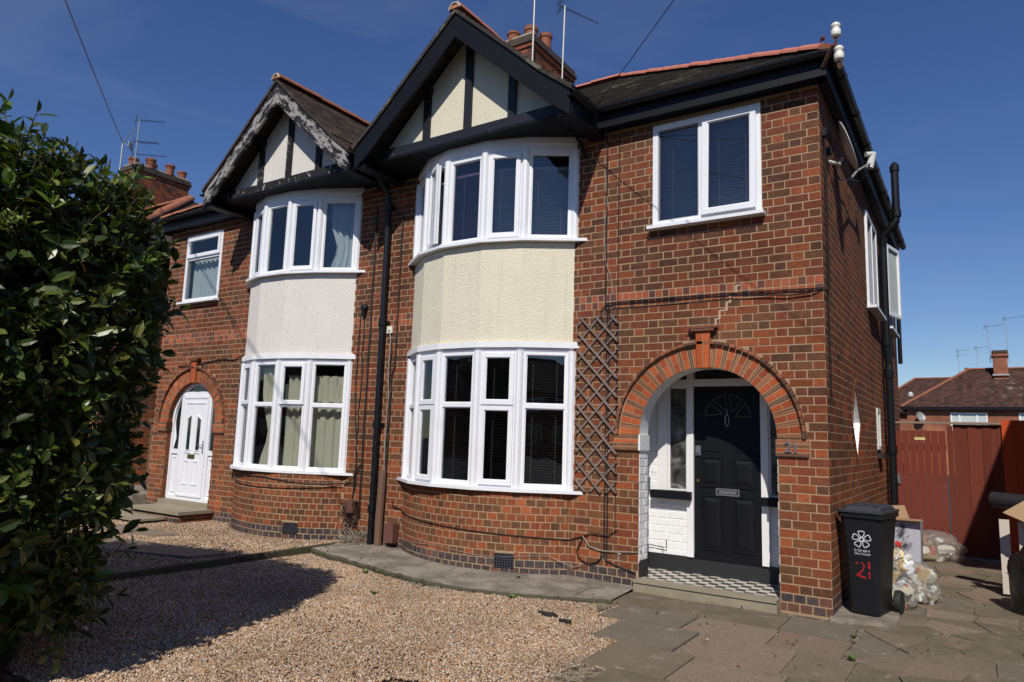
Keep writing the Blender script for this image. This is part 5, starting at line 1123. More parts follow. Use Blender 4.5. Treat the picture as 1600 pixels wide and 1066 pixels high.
rows = [(-0.72, -0.17, [-1.86, -1.02, -0.32, 0.22]), (-1.235, -0.73, [-1.70, -0.98, -0.30, 0.24]), (-1.875, -1.245, [-1.47, -0.80, -0.05, 0.34]),
        (-2.50, -1.885, [-1.23, -0.62, 0.02, 0.62]), (-3.12, -2.51, [-1.0, -0.35, 0.3, 0.95]), (-3.74, -3.13, [-0.8, -0.1, 0.5, 1.1]), (-4.4, -3.75, [-0.8, -0.2, 0.45, 1.1])]
for y0, y1, xs in rows:
    for i in range(len(xs) - 1):
        sk = 0.03
        slab([(xs[i] + 0.016 + sk * 0.3 * rr.random(), y0 + 0.001), (xs[i + 1] + 0.012, y0 + 0.001 + rr.uniform(-.003, .003)), (xs[i + 1] + 0.012, y1 - 0.001), (xs[i] + 0.016 + sk * 0.3 * rr.random(), y1 - 0.001)], rr.uniform(-0.006, 0.004), (rr.uniform(-.008, .008), rr.uniform(-.006, .006)))
# crazy paving: jittered cells
from mathutils.geometry import delaunay_2d_cdt
def voronoi_cells(pts, box):
    cells = []
    x0, x1, y0, y1 = box
    for i, p in enumerate(pts):
        poly = [(x0, y0), (x1, y0), (x1, y1), (x0, y1)]
        for j, q in enumerate(pts):
            if i == j or (p[0] - q[0]) ** 2 + (p[1] - q[1]) ** 2 > 4.5: continue
            mx, my = (p[0] + q[0]) / 2, (p[1] + q[1]) / 2; nx, ny = q[0] - p[0], q[1] - p[1]; out = []
            for k in range(len(poly)):
                a, b = poly[k], poly[(k + 1) % len(poly)]
                fa_ = (a[0] - mx) * nx + (a[1] - my) * ny; fb_ = (b[0] - mx) * nx + (b[1] - my) * ny
                if fa_ <= 0: out.append(a)
                if (fa_ < 0) != (fb_ < 0): t_ = fa_ / (fa_ - fb_); out.append((a[0] + (b[0] - a[0]) * t_, a[1] + (b[1] - a[1]) * t_))
            poly = out
            if len(poly) < 3: break
        if len(poly) >= 3: cells.append(poly)
    return cells
pts = []
for i in range(9):
    for j in range(28): pts.append((0.26 + (i + 0.5) * 0.40 + rr.uniform(-.17, .17), -4.6 + (j + 0.5) * 0.36 + rr.uniform(-.15, .15)))
for c in voronoi_cells(pts, (0.02, 3.2, -4.6, 5.25)):
    cy = sum(p[1] for p in c) / len(c); xlim = 0.27 if cy > -1.24 else (0.36 if cy > -1.88 else (0.64 if cy > -2.5 else 1.12))
    if cy > 0: xlim = 0.03
    c2 = [(max(x, xlim), y) for x, y in c]
    ar = abs(sum(c2[k][0] * c2[(k + 1) % len(c2)][1] - c2[(k + 1) % len(c2)][0] * c2[k][1] for k in range(len(c2)))) / 2
    if ar > 0.02: slab(c2, rr.uniform(-0.008, 0.003), (rr.uniform(-.014, .014), rr.uniform(-.014, .014)))
tag(sl_.build('paving_slabs', 'slab'), 'weathered paving slabs and crazy paving of the drive', None, None, 'structure')
def fixpad():
    t = MB(); t.prism([(-0.02, -0.03), (0.42, -0.03), (0.50, 0.12), (0.46, 0.9), (0.0, 0.9)], lambda x, y: (x, y, 0.022), lambda x, y: (x, y, -0.05)); tag(t.build('concrete_pad', 'concrete'), 'small concrete pad under the wheelie bin', None, None, 'structure')
fixpad()
# stepping slabs in front of the left house
for pl, lb in (([(-9.3, -1.75), (-8.25, -1.55), (-8.1, -1.25), (-9.6, -1.30)], 'short slab set in gravel below the white door'),
               ([(-9.4, -3.1), (-6.45, -2.15), (-6.35, -1.75), (-7.9, -1.9), (-9.5, -2.3)], 'long pale slab crossing the gravel of the left garden')):
    t = MB(); t.prism(pl, lambda x, y: (x, y, 0.035), lambda x, y: (x, y, -0.03)); tag(t.build('stepping_slab', 'slab'), lb, 'paving slab', 'stepping slabs in the left garden')

# gravel stones: nobody could count them, one object
def stones(name, label, n, box, z, test, smin=0.006, smax=0.013, seed=1, dens=None):
    g = np.random.default_rng(seed)
    base = np.array([(1, 0, 0), (-1, 0, 0), (0, 1, 0), (0, -1, 0), (0, 0, 1), (0, 0, -1)], float)
    F8 = np.array([(0, 2, 4), (2, 1, 4), (1, 3, 4), (3, 0, 4), (2, 0, 5), (1, 2, 5), (3, 1, 5), (0, 3, 5)])
    x = g.uniform(box[0], box[1], n); y = g.uniform(box[2], box[3], n); k = test(x, y); x, y = x[k], y[k]; n = len(x)
    s_ = g.uniform(smin, smax, n); st = g.uniform(0.65, 1.35, (n, 3)); st[:, 2] *= 0.75
    V_ = base[None] * st[:, None] * s_[:, None, None] + g.normal(0, 0.16, (n, 6, 3)) * s_[:, None, None]
    a = g.uniform(0, 6.28, n); ca, sa = np.cos(a), np.sin(a); b = g.normal(0, 0.45, n); cb, sb = np.cos(b), np.sin(b)
    X = V_[:, :, 0] * cb[:, None] - V_[:, :, 2] * sb[:, None]; Z = V_[:, :, 0] * sb[:, None] + V_[:, :, 2] * cb[:, None]; Y = V_[:, :, 1]
    X2 = X * ca[:, None] - Y * sa[:, None]; Y2 = X * sa[:, None] + Y * ca[:, None]
    P3 = np.stack([X2 + x[:, None], Y2 + y[:, None], Z + z + (g.uniform(0, 0.012, n) + 0.010 + 0.010 * np.sin(x * 2.3 + y * 1.1) * np.sin(y * 2.9 - x * 0.7))[:, None]], -1).reshape(-1, 3)
    FF = (F8[None] + (np.arange(n) * 6)[:, None, None]).reshape(-1)
    me = bpy.data.meshes.new(name); me.vertices.add(len(P3)); me.vertices.foreach_set('co', P3.astype(np.float32).ravel())
    me.loops.add(len(FF)); me.loops.foreach_set('vertex_index', FF.astype(np.int32)); nf = len(FF) // 3
    me.polygons.add(nf); me.polygons.foreach_set('loop_start', np.arange(nf, dtype=np.int32) * 3); me.polygons.foreach_set('loop_total', np.full(nf, 3, np.int32))
    me.materials.append(M['stone']); me.update(); me.validate()
    o = bpy.data.objects.new(name, me); COL.objects.link(o); tag(o, label, 'gravel', None, 'stuff'); return o
ex_ = np.array([p[0] for p in edge_pts]); ey_ = np.array([p[1] for p in edge_pts])
def t_right(x, y):
    lim = np.interp(x, ex_, ey_) - 0.005; k = (y < lim)
    k &= ~((x > -1.72) & (y > -1.24)); k &= ~((x > -1.46) & (y > -1.88)); k &= ~((x > -1.22) & (y > -2.5)); k &= ~((x > -0.98) & (y > -3.12)); k &= ~(x > -0.8)
    k &= (y > -3.2 - 0.28 * (x + 0.8) * -1) | (x < -2); return k
stones('pea_gravel', 'golden pea gravel covering the drive in front of the bay', 185000, (-5.92, -0.8, -4.9, -0.7), -0.034, t_right, 0.0055, 0.0115, 1)
stones('pea_gravel', 'pea gravel in front of the left house', 62000, (-11.2, -6.01, -4.0, -0.02), -0.004, lambda x, y: ~((x > -8.75) & (x < -6.3) & (y > -0.52 + 0.3 * np.abs(x + 7.5) ** 2.2)) & ~((x < -9.2) & (y > -0.6)) & ((x < -6.01)), 0.007, 0.013, 2)

# ------------------------------------------------------------------ bits at the foot of the wall
t = MB(); rr = random.Random(2); pp = [(-5.495, -0.075, -0.02), (-5.498, -0.072, 0.4), (-5.49, -0.068, 0.8), (-5.485, -0.065, 1.02)]
t.tube(pp, [0.052, 0.054, 0.052, 0.050], 9); tag(t.build('timber_post', 'brownwood'), 'weathered brown timber post leaning on the wall beside the downpipe', 'post')
t = MB()
for k in range(60):
    a = rr.uniform(0, 6.28); L = rr.uniform(0.12, 0.32); x, y = -5.93 + rr.uniform(-.1, .12), -0.14 + rr.uniform(-.06, .06); e = rr.uniform(0.3, 1.4)
    t.tube([(x, y, 0.0), (x + math.cos(a) * L * 0.35, y + math.sin(a) * 0.05 - 0.02, L * 0.6 * math.sin(e)), (x + math.cos(a) * L * 0.8, y + math.sin(a) * 0.08 - 0.03, L * math.sin(e))], 0.0025, 4)
tag(t.build('dead_plant', 'twig'), 'dry pale dead plant at the foot of the downpipe', 'plant')
def weed(x, y, z, n, s_, label):
    t = MB()
    for k in range(n):
        a = rr.uniform(0, 6.28); L = s_ * rr.uniform(0.5, 1); d = Vector((math.cos(a), math.sin(a), rr.uniform(0.4, 1.4))).normalized(); sd = d.cross(Vector((0, 0, 1))).normalized() * L * 0.28; b = Vector((x, y, z)); 
        t.add([b, b + d * L * 0.5 + sd, b + d * L, b + d * L * 0.5 - sd], [(0, 1, 2), (0, 2, 3)])
    tag(t.build('small_weed', 'weed'), label, 'weed', 'weeds growing in the gravel and paving')
weed(-3.72, -1.95, -0.02, 16, 0.06, 'single small weed in the open gravel below the bay')
weed(-2.62, -1.22, -0.02, 22, 0.08, 'weed at the edge of the concrete strip by the gravel')
weed(-3.0, -0.52, 0.02, 12, 0.05, 'tiny weed against the blue bricks below the big bay')
weed(-4.5, -1.28, -0.02, 18, 0.07, 'low weed where the concrete strip curves round')
weed(0.24, -0.55, 0.0, 12, 0.05, 'weed in the slab joint in front of the bin')
weed(0.32, -1.25, 0.0, 16, 0.06, 'weed in the crazy paving at the bottom of the drive')
weed(-7.0, -1.3, 0.0, 14, 0.06, 'weed in the gravel of the left garden')
t = MB(); t.prism([(-2.15, -1.52), (-2.02, -1.60), (-1.93, -1.55), (-2.0, -1.50)], lambda x, y: (x, y, 0.008), lambda x, y: (x, y, -0.02)); tag(t.build('slate_shard', 'blackmatt'), 'larger dark shard of slate lying on the gravel', 'slate', 'broken slates on the gravel')
t = MB(); t.prism([(-1.86, -1.66), (-1.72, -1.70), (-1.76, -1.62), (-1.82, -1.63)], lambda x, y: (x, y, 0.01), lambda x, y: (x, y, -0.02)); tag(t.build('slate_shard', 'blackmatt'), 'dark slate shard nearest the paving edge', 'slate', 'broken slates on the gravel')
t = MB(); rq = random.Random(9)
for k in range(9):
    x, y = -3.78 + k * 0.055 + rq.uniform(-.02, .02), -1.36 + rq.uniform(-.02, .03); t.prism([(x + 0.045 * math.cos(a) * rq.uniform(.6, 1.2), y + 0.035 * math.sin(a) * rq.uniform(.6, 1.2)) for a in (0, 1.2, 2.4, 3.6, 4.8)], lambda x, y: (x, y, -0.005), lambda x, y: (x, y, -0.035))
tag(t.build('concrete_rubble', 'concrete'), 'crumbled bits of concrete broken off the strip edge', 'rubble')

# dead leaves blown about the gravel, slabs and joints
def litter_of_leaves():
    g = random.Random(31); t = MB(); n = 0
    while n < 330:
        x, y = (g.gauss(-3.3, 1.0), g.gauss(-3.4, 0.8)) if n < 150 else ((g.uniform(-5.6, 0.0), g.uniform(-1.6, -0.75)) if n < 240 else (g.uniform(-1.4, 1.4), g.uniform(-2.3, 4.5)))
        if y > -0.15 and x < 0.05: continue
        z = 0.006 if x > -1.4 else (0.045 if y > -1.2 else 0.0); L = g.uniform(0.012, 0.035); a = g.uniform(0, 6.28); d_ = Vector((math.cos(a), math.sin(a), g.uniform(-.1, .3))); sd = Vector((-d_.y, d_.x, g.uniform(-.3, .3))) * 0.35; p = Vector((x, y, z + 0.004))
        t.add([p, p + d_ * L * 0.5 + sd * L, p + d_ * L + Vector((0, 0, L * 0.2)), p + d_ * L * 0.5 - sd * L], [(0, 1, 2), (0, 2, 3)]); n += 1
    tag(t.build('dead_leaves', 'deadleaf'), 'small dead leaves and debris scattered over the gravel and paving', 'leaves', None, 'stuff')
litter_of_leaves()
# ------------------------------------------------------------------ wheelie bin
BN = thing('wheelie_bin', 'black council wheelie bin with white flower emblem and hand painted red 21', 'bin', (0.30, 0.40, 0.0))
bo = Vector((0.065, 0.21, 0.022)); ba = R(-9); bx = Vector((math.cos(ba), math.sin(ba), 0)); by = Vector((-math.sin(ba), math.cos(ba), 0))
def bT(x, y, z): p = bo + bx * x + by * y; return (p.x, p.y, p.z + z * 0.955)
t = MB()
def taper(mb, secs, mi=0):
    vs = []; n = None
    for (z, x0, x1, y0, y1, c) in secs:
        q = [(x0 + c, y0), (x1 - c, y0), (x1, y0 + c), (x1, y1 - c), (x1 - c, y1), (x0 + c, y1), (x0, y1 - c), (x0, y0 + c)]; n = len(q); vs += [bT(x, y, z) for x, y in q]
    fs = [(i * n + k, i * n + (k + 1) % n, (i + 1) * n + (k + 1) % n, (i + 1) * n + k) for i in range(len(secs) - 1) for k in range(n)]
    fs += [tuple(range(n))[::-1], tuple((len(secs) - 1) * n + k for k in range(n))]; mb.add(vs, fs, mi)
WF, WB = 0.275, 0.445
taper(t, [(0.0, 0.04, WF, 0.045, 0.42, 0.03), (0.02, 0.03, WF + 0.01, 0.035, 0.45, 0.03), (0.50, 0.01, WF + 0.03, 0.015, 0.49, 0.035), (0.90, -0.02, WF + 0.06, -0.012, 0.53, 0.04)])
taper(t, [(0.90, -0.035, WF + 0.075, -0.03, 0.55, 0.03), (0.945, -0.035, WF + 0.075, -0.03, 0.55, 0.03)])
bb = t.build('bin_body', 'binplastic', BN)
t = MB(); taper(t, [(0.947, -0.04, WF + 0.08, -0.045, 0.56, 0.03), (0.968, -0.04, WF + 0.08, -0.045, 0.56, 0.03)]); taper(t, [(0.968, -0.01, WF + 0.05, -0.005, 0.53, 0.04), (1.0, 0.0, WF + 0.04, 0.02, 0.52, 0.05), (1.012, 0.03, WF + 0.01, 0.06, 0.48, 0.05)])
for x in (0.05, 0.15, 0.25): t.box(x, x + 0.03, 0.05, 0.46, 1.010, 1.018, 0, bT)
lid = t.build('bin_lid', 'binlid', BN)
t = MB(); t.tube([bT(0.02, 0.60, 0.96), bT(WF + 0.02, 0.60, 0.96)], 0.014, 8); t.tube([bT(0.05, 0.55, 0.95), bT(0.05, 0.60, 0.96)], 0.014, 8); t.tube([bT(WF - 0.01, 0.55, 0.95), bT(WF - 0.01, 0.60, 0.96)], 0.014, 8); t.build('bin_handle', 'binplastic', BN)
for x in (-0.02, WF + 0.06):
    t = MB(); p = Vector(bT(x, 0.47, 0.09)); t.lathe([(0.02, -0.028), (0.098, -0.028), (0.104, -0.015), (0.104, 0.015), (0.098, 0.028), (0.02, 0.028)], p, 22, 0, bx); t.build('wheel', 'rubber', BN)
def fT(x, y, z):   # front face plane: x across, y up
    yy_ = 0.015 - (y - 0.5) * 0.0675 if y > 0.5 else 0.035 - y * 0.04; return bT(x, yy_ - 0.0015 - abs(z), y)
em = MB(); ecx, ecy = 0.165, 0.70
for k in range(5):
    a = math.pi / 2 + k * 2 * math.pi / 5; 
    pr = [(0.024, -0.30), (0.050, -0.46), (0.076, -0.36), (0.080, -0.12), (0.072, 0.0), (0.080, 0.12), (0.076, 0.36), (0.050, 0.46), (0.024, 0.30)]
    loop = [(ecx + r_ * math.cos(a + q), ecy + r_ * math.sin(a + q)) for r_, q in pr]; w_ = 0.0068
    for i in range(len(loop)):
        (xa_, ya_), (xb_, yb_) = loop[i], loop[(i + 1) % len(loop)]; d = Vector((xb_ - xa_, yb_ - ya_)); 
        if d.length < 1e-5: continue
        nn = Vector((-d.y, d.x)).normalized() * w_ / 2; e = d.normalized() * w_ * 0.3
        em.add([fT(xa_ - e.x + nn.x, ya_ - e.y + nn.y, 0), fT(xb_ + e.x + nn.x, yb_ + e.y + nn.y, 0), fT(xb_ + e.x - nn.x, yb_ + e.y - nn.y, 0), fT(xa_ - e.x - nn.x, ya_ - e.y - nn.y, 0)], [(0, 1, 2, 3)])
for k in range(16):
    a0, a1 = 2 * math.pi * k / 16, 2 * math.pi * (k + 1) / 16
    em.add([fT(ecx + r_ * math.cos(a), ecy + r_ * math.sin(a), 0) for r_, a in ((0.013, a0), (0.021, a0), (0.021, a1), (0.013, a1))], [(0, 1, 2, 3)])
em.build('emblem', 'whiteprint', bb)
text_mesh('Leicester', 0.036, 0.0004, 'council_lettering', 'whiteprint', bb, lambda x, y, z: fT(ecx + x, 0.585 + y, z), bold=0.0014)
text_mesh('City Council', 0.026, 0.0004, 'council_lettering', 'whiteprint', bb, lambda x, y, z: fT(ecx + x, 0.557 + y, z), bold=0.0009)
nm = MB(); rr = random.Random(4)
def stroke(pts, w_):
    pts = [(0.165 + (x - 0.162) * 1.3, 0.42 + (y - 0.41) * 1.25) for x, y in pts]; w_ *= 1.2
    for i in range(len(pts) - 1):
        (xa_, ya_), (xb_, yb_) = pts[i], pts[i + 1]; d = Vector((xb_ - xa_, yb_ - ya_)); nn = Vector((-d.y, d.x)).normalized() * w_ * rr.uniform(0.7, 1.1) / 2; e = d.normalized() * w_ * 0.25
        nm.add([fT(xa_ - e.x + nn.x, ya_ - e.y + nn.y, 0), fT(xb_ + e.x + nn.x, yb_ + e.y + nn.y, 0), fT(xb_ + e.x - nn.x, yb_ + e.y - nn.y, 0), fT(xa_ - e.x - nn.x, ya_ - e.y - nn.y, 0)], [(0, 1, 2, 3)])
stroke([(0.118, 0.452), (0.128, 0.457)], 0.011); stroke([(0.152, 0.462), (0.166, 0.452), (0.170, 0.438), (0.162, 0.412)], 0.010); stroke([(0.162, 0.412), (0.146, 0.388), (0.128, 0.371), (0.120, 0.366)], 0.012); stroke([(0.120, 0.366), (0.145, 0.360), (0.174, 0.352)], 0.014)
stroke([(0.202, 0.468), (0.201, 0.450), (0.202, 0.425)], 0.017); stroke([(0.201, 0.395), (0.202, 0.375), (0.201, 0.354)], 0.013)
nm.build('painted_number', 'redpaint', bb)

# ------------------------------------------------------------------ rubbish behind the bin
def bag(name, c, rx, ry, rz, mat, label, seed, n=(26, 16), rough=0.16):
    g = random.Random(seed); t = MB(); vs = []; from mathutils import noise as MN
    for j in range(n[1] + 1):
        ph = math.pi * j / n[1]
        for i in range(n[0]):
            th = 2 * math.pi * i / n[0]; d = Vector((math.sin(ph) * math.cos(th), math.sin(ph) * math.sin(th), math.cos(ph)))
            k = 1 + rough * MN.noise(d * 2.2 + Vector((seed, 0, 0))) * 2 + rough * 0.6 * abs(MN.noise(d * 6 + Vector((0, seed, 0)))) * 2 - rough * 0.5 * abs(MN.noise(d * 13))
            z = d.z * rz * k; z = max(z, -rz * 0.72); vs.append((c[0] + d.x * rx * k, c[1] + d.y * ry * k, c[2] + rz * 0.72 + z))
    fs = [(j * n[0] + i, j * n[0] + (i + 1) % n[0], (j + 1) * n[0] + (i + 1) % n[0], (j + 1) * n[0] + i) for j in range(n[1]) for i in range(n[0])]
    t.add(vs, fs); o = t.build(name, mat, None, True); tag(o, label, 'bag'); return o
def clear_bag(c, rx, ry, rz, label, seed):
    b_ = bag('refuse_bag', c, rx, ry, rz, 'film', label, seed, (44, 28), 0.18); g = random.Random(seed); t = MB()
    from mathutils import noise as MN, Euler
    for k in range(46):
        while True:
            p = Vector((g.uniform(-1, 1), g.uniform(-1, 1), g.uniform(-0.65, 0.9)))
            if p.length < 0.88: break
        p = Vector((c[0] + p.x * rx * 0.86, c[1] + p.y * ry * 0.86, c[2] + rz * 0.72 + p.z * rz * 0.86)); s_ = g.uniform(0.028, 0.075); rot = Euler((g.uniform(0, 6), g.uniform(0, 6), g.uniform(0, 6))).to_matrix()
        kind = g.random(); ex = (1, 1, 1.5) if kind < 0.3 else ((1.4, 1.1, 0.12) if kind < 0.75 else (0.5, 0.5, 1.6)); vs = []
        for z in (-1, 0.2, 1):
            for a in range(7): r_ = g.uniform(0.7, 1.1); vs.append(p + rot @ Vector((math.cos(a * 0.9) * ex[0] * r_, math.sin(a * 0.9) * ex[1] * r_, z * ex[2])) * s_)
        t.add(vs, [(j_ * 7 + i_, j_ * 7 + (i_ + 1) % 7, (j_ + 1) * 7 + (i_ + 1) % 7, (j_ + 1) * 7 + i_) for j_ in range(2) for i_ in range(7)] + [tuple(range(7)), tuple(range(14, 21))])
    t.build('litter', 'litter', b_)
clear_bag((0.50, 4.62, -0.02), 0.40, 0.24, 0.23, 'clear bag of mixed rubbish lying against the red gate', 3)
clear_bag((0.46, 0.98, -0.02), 0.13, 0.22, 0.19, 'clear bag of white and red packaging right beside the bin wheel', 8)
clear_bag((0.60, 1.42, -0.02), 0.15, 0.18, 0.21, 'clear bag with yellow and red litter in front of the cardboard box', 5)
clear_bag((0.38, 1.42, 0.16), 0.10, 0.16, 0.21, 'pale clear bag propped up between bin and cardboard box', 14)
t = MB(); cx0, cx1, cy0, cy1, hh = 0.20, 0.56, 2.05, 2.45, 0.72
frm = lambda x, y, z: (x + 0.03 * z, y, z)
t.box(cx0, cx1, cy0, cy0 + 0.012, 0.0, hh, 0, frm); t.box(cx0, cx1, cy1 - 0.012, cy1, 0.0, hh, 1, frm); t.box(cx0, cx0 + 0.012, cy0 + 0.012, cy1 - 0.012, 0.0, hh, 1, frm); t.box(cx1 - 0.012, cx1, cy0 + 0.012, cy1 - 0.012, 0, hh, 0, frm); t.box(cx0 + .012, cx1 - .012, cy0 + .012, cy1 - .012, 0.0, 0.02, 1, frm)
cbx = t.build('cardboard_box', ['print', 'card']); tag(cbx, 'tall printed cardboard box with open flaps behind the bin', 'box')
t = MB(); t.prism([(0, 0), (0.36, 0), (0.40, 0.13), (0.02, 0.10)], lambda x, y: (cx0 + x + 0.02, cy0 - y * 0.75, hh + y * 0.15), lambda x, y: (cx0 + x + 0.02, cy0 - y * 0.75, hh + y * 0.15 + 0.006)); t.prism([(0, 0), (0.2, 0), (0.15, 0.16), (0.02, 0.15)], lambda x, y: (cx0 + x + 0.05, cy1 + y * 0.3, hh + y * 0.9), lambda x, y: (cx0 + x + 0.05, cy1 + y * 0.3 + 0.006, hh + y * 0.9))
t.build('box_flap', 'card', cbx)
# timber and board pile at the right edge
PL = thing('discarded_furniture', 'dismantled pale furniture boards with a dark roll and tan sheet on top', 'junk', (1.45, 2.2, 0))
for k, (x, y, wd) in enumerate(((1.30, 2.30, 0.09), (1.46, 2.12, 0.16), (1.68, 1.9, 0.2))):
    t = MB(); t.box(x, x + wd, y, y + 0.05, 0.03, 0.80); t.box(x - 0.0, x + 0.03, y + 0.051, y + 0.5, 0.1, 0.16)
    for z in (0.25, 0.42, 0.6): t.lathe([(0.006, 0), (0.006, 0.004), (0.001, 0.004)], (x + wd * 0.5, y, z), 8, 1, (0, -1, 0))
    t.build('upright_board', ['paleboard', 'void'], PL)
t = MB(); t.tube([(1.26, 2.40, 1.0), (1.60, 2.2, 0.99), (2.1, 1.85, 0.98)], 0.085, 16); t.build('rolled_felt', 'blackmatt', PL)
t = MB(); t.prism([(1.33, 0.90), (1.55, 1.06), (2.1, 1.2), (2.1, 0.95), (1.65, 0.76)], lambda x, z: (x, 1.98 - 0.15 * (x - 1.2), z), lambda x, z: (x, 1.95 - 0.15 * (x - 1.2), z)); t.build('hardboard_sheet', 'tan', PL)
bag('black_sack', (1.60, 1.50, -0.03), 0.26, 0.28, 0.40, 'blackbag', 'black rubbish sack in the corner in front of the pale boards', 21, (32, 20), 0.1)

# ------------------------------------------------------------------ fence and gate across the drive
GT = thing('side_gate', 'worn red wooden gate between the house corner and the fence', 'gate', (0.42, 5.2, 0))
t = MB(); nb = 7; gx0, gx1 = 0.10, 0.76; wB = (gx1 - gx0) / nb; rr = random.Random(6)
for k in range(nb): t.box(gx0 + k * wB + 0.003, gx0 + (k + 1) * wB - 0.003, 5.2, 5.222 + rr.uniform(-.002, .003), 0.05, 1.80 + rr.uniform(-.004, .004))
t.build('gate_boards', 'gate', GT)
t = MB(); t.box(gx0, gx1, 5.23, 5.28, 0.3, 0.4); t.box(gx0, gx1, 5.23, 5.28, 1.5, 1.6); t.build('gate_rail', 'gate', GT)
t = MB(); t.box(0.36, 0.50, 5.192, 5.199, 1.66, 1.70); t.build('small_sign', 'yellow', GT)
t = MB(); t.box(0.115, 0.15, 5.17, 5.199, 1.0, 1.14); t.build('gate_latch', 'steel', GT)
FN = thing('drive_fence', 'red stained vertical board fence beside the gate with a grey capping', 'fence', (1.6, 5.2, 0))
t = MB(); t.box(0.78, 0.85, 5.17, 5.27, 0, 1.88); t.build('fence_post', 'redwood', FN)
t = MB(); x = 0.855; k = 0
while x < 1.42: t.box(x, x + 0.098, 5.20 + 0.012 * (k % 2), 5.222 + 0.012 * (k % 2), 0.02, 1.90); x += 0.09; k += 1
t.build('fence_boards', 'redwood', FN)
t = MB(); t.box(0.04, 1.44, 5.15, 5.27, 1.905, 1.935); t.build('capping_rail', 'greywood', FN)
t = MB(); x = 1.445; k = 0
while x < 3.1: t.box(x, x + 0.148, 5.16 + 0.012 * (k % 2), 5.18 + 0.012 * (k % 2), 0.02, 1.97); x += 0.14; k += 1
t.build('fence_boards', 'orangewood', FN)['label'] = 'brighter orange newer boards'

# ------------------------------------------------------------------ houses round about
def simple_house(name, label, x0, x1, y0, y1, ze, zr, wallmat, tilemat, windows, ridge='ridge_old', hips=True, group=None, front=-1, ov=0.35, wl=True):
    """hipped box house; windows: (s0, s1, z0, z1) on the front face"""
    h = thing(name, label, 'house', ((x0 + x1) / 2, (y0 + y1) / 2, 0), group); yf = y0 if front < 0 else y1
    t = MB(); t.box(x0, x1, y0, y1, -0.07, ze); t.build('wall', wallmat, h)
    hd = (y1 - y0) / 2 + ov; ym = (y0 + y1) / 2; a, b = (x0 - ov + hd, x1 + ov - hd) if hips else (x0 - ov, x1 + ov)
    t = MB(); E = [(x0 - ov, y0 - ov, ze), (x1 + ov, y0 - ov, ze), (x1 + ov, y1 + ov, ze), (x0 - ov, y1 + ov, ze)]; A_, B_ = (a, ym, zr), (b, ym, zr)
    t.add(E + [A_, B_], [(0, 1, 5, 4), (1, 2, 5), (2, 3, 4, 5), (3, 0, 4), (3, 2, 1, 0)])
    if y0 > -10: tiled(t, E[0], E[1], A_, B_, 0.16 if y0 > 20 else 0.10, 0.25 if y0 > 20 else 0.167, seed=int(x1)); tiled(t, E[3], E[0], A_, A_, 0.16, 0.25, seed=3)
    if y0 > -10 and y0 < 20: tiled(t, E[1], E[2], B_, B_, 0.10, 0.167, seed=4)
    rf = t.build('roof', tilemat, h)
    for k, (p, q) in enumerate(((A_, B_), (E[0], A_), (E[1], B_))):
        ridge_run(p, q, 0.12, 'ridge_tiles' if k == 0 else 'hip_tiles', ridge, rf, 0.45)
    t = MB(); t.box(x0 - ov - 0.02, x1 + ov + 0.02, y0 - ov - 0.03, y0 - ov, ze - 0.18, ze + 0.02); t.box(x0 - ov - 0.02, x1 + ov + 0.02, y1 + ov, y1 + ov + 0.03, ze - 0.18, ze + 0.02); t.box(x0 - ov - 0.03, x0 - ov, y0 - ov, y1 + ov, ze - 0.18, ze + 0.02); t.box(x1 + ov, x1 + ov + 0.03, y0 - ov, y1 + ov, ze - 0.18, ze + 0.02); t.build('eaves_board', 'black', h)
    for (s0, s1, z0, z1) in windows:
        t = MB(); T = lambda s_, d, z: (s_, yf + front * d, z); frame_ring(t, T, s0, s1, z0, z1, 0.09, -0.02, 0.05); mul = [s0 + (s1 - s0) * q for q in ((0.25, 0.72) if s1 - s0 > 1.6 else (0.5,))]
        for m_ in mul: lbox(t, T, m_ - 0.05, m_ + 0.05, -0.02, 0.045, z0 + 0.09, z1 - 0.09)
        w_ = t.build('window', 'upvc', h); t = MB(); t.add([T(s0 + .05, 0.012, z0 + .05), T(s1 - .05, 0.012, z0 + .05), T(s1 - .05, 0.012, z1 - .05), T(s0 + .05, 0.012, z1 - .05)], [(0, 1, 2, 3)]); t.build('pane', 'net' if front < 0 and y0 > 20 else 'darkglass', w_)
    return h, rf
simple_house('semi_detached_house', 'neighbouring brick semi at the far left with a tall stack behind the hedge', -24.6, -13.25, 0.0, 7.05, 5.1, 7.75, 'brick_far', 'tile', [(-15.2, -14.2, 3.7, 4.9), (-19, -17, 0.9, 2.5)], group=None, ov=0.40)
hn = bpy.data.objects['semi_detached_house.002']
chimney(hn, -19.6, -18.9, 3.0, 4.7, 7.2, 9.05, [(-19.4, 3.2, 0.3, 0.13), (-19.0, 3.5, 0.3, 0.13), (-19.35, 3.75, 0.3, 0.12), (-19.0, 4.1, 0.32, 0.12), (-19.1, 4.55, 0.28, 0.12)])
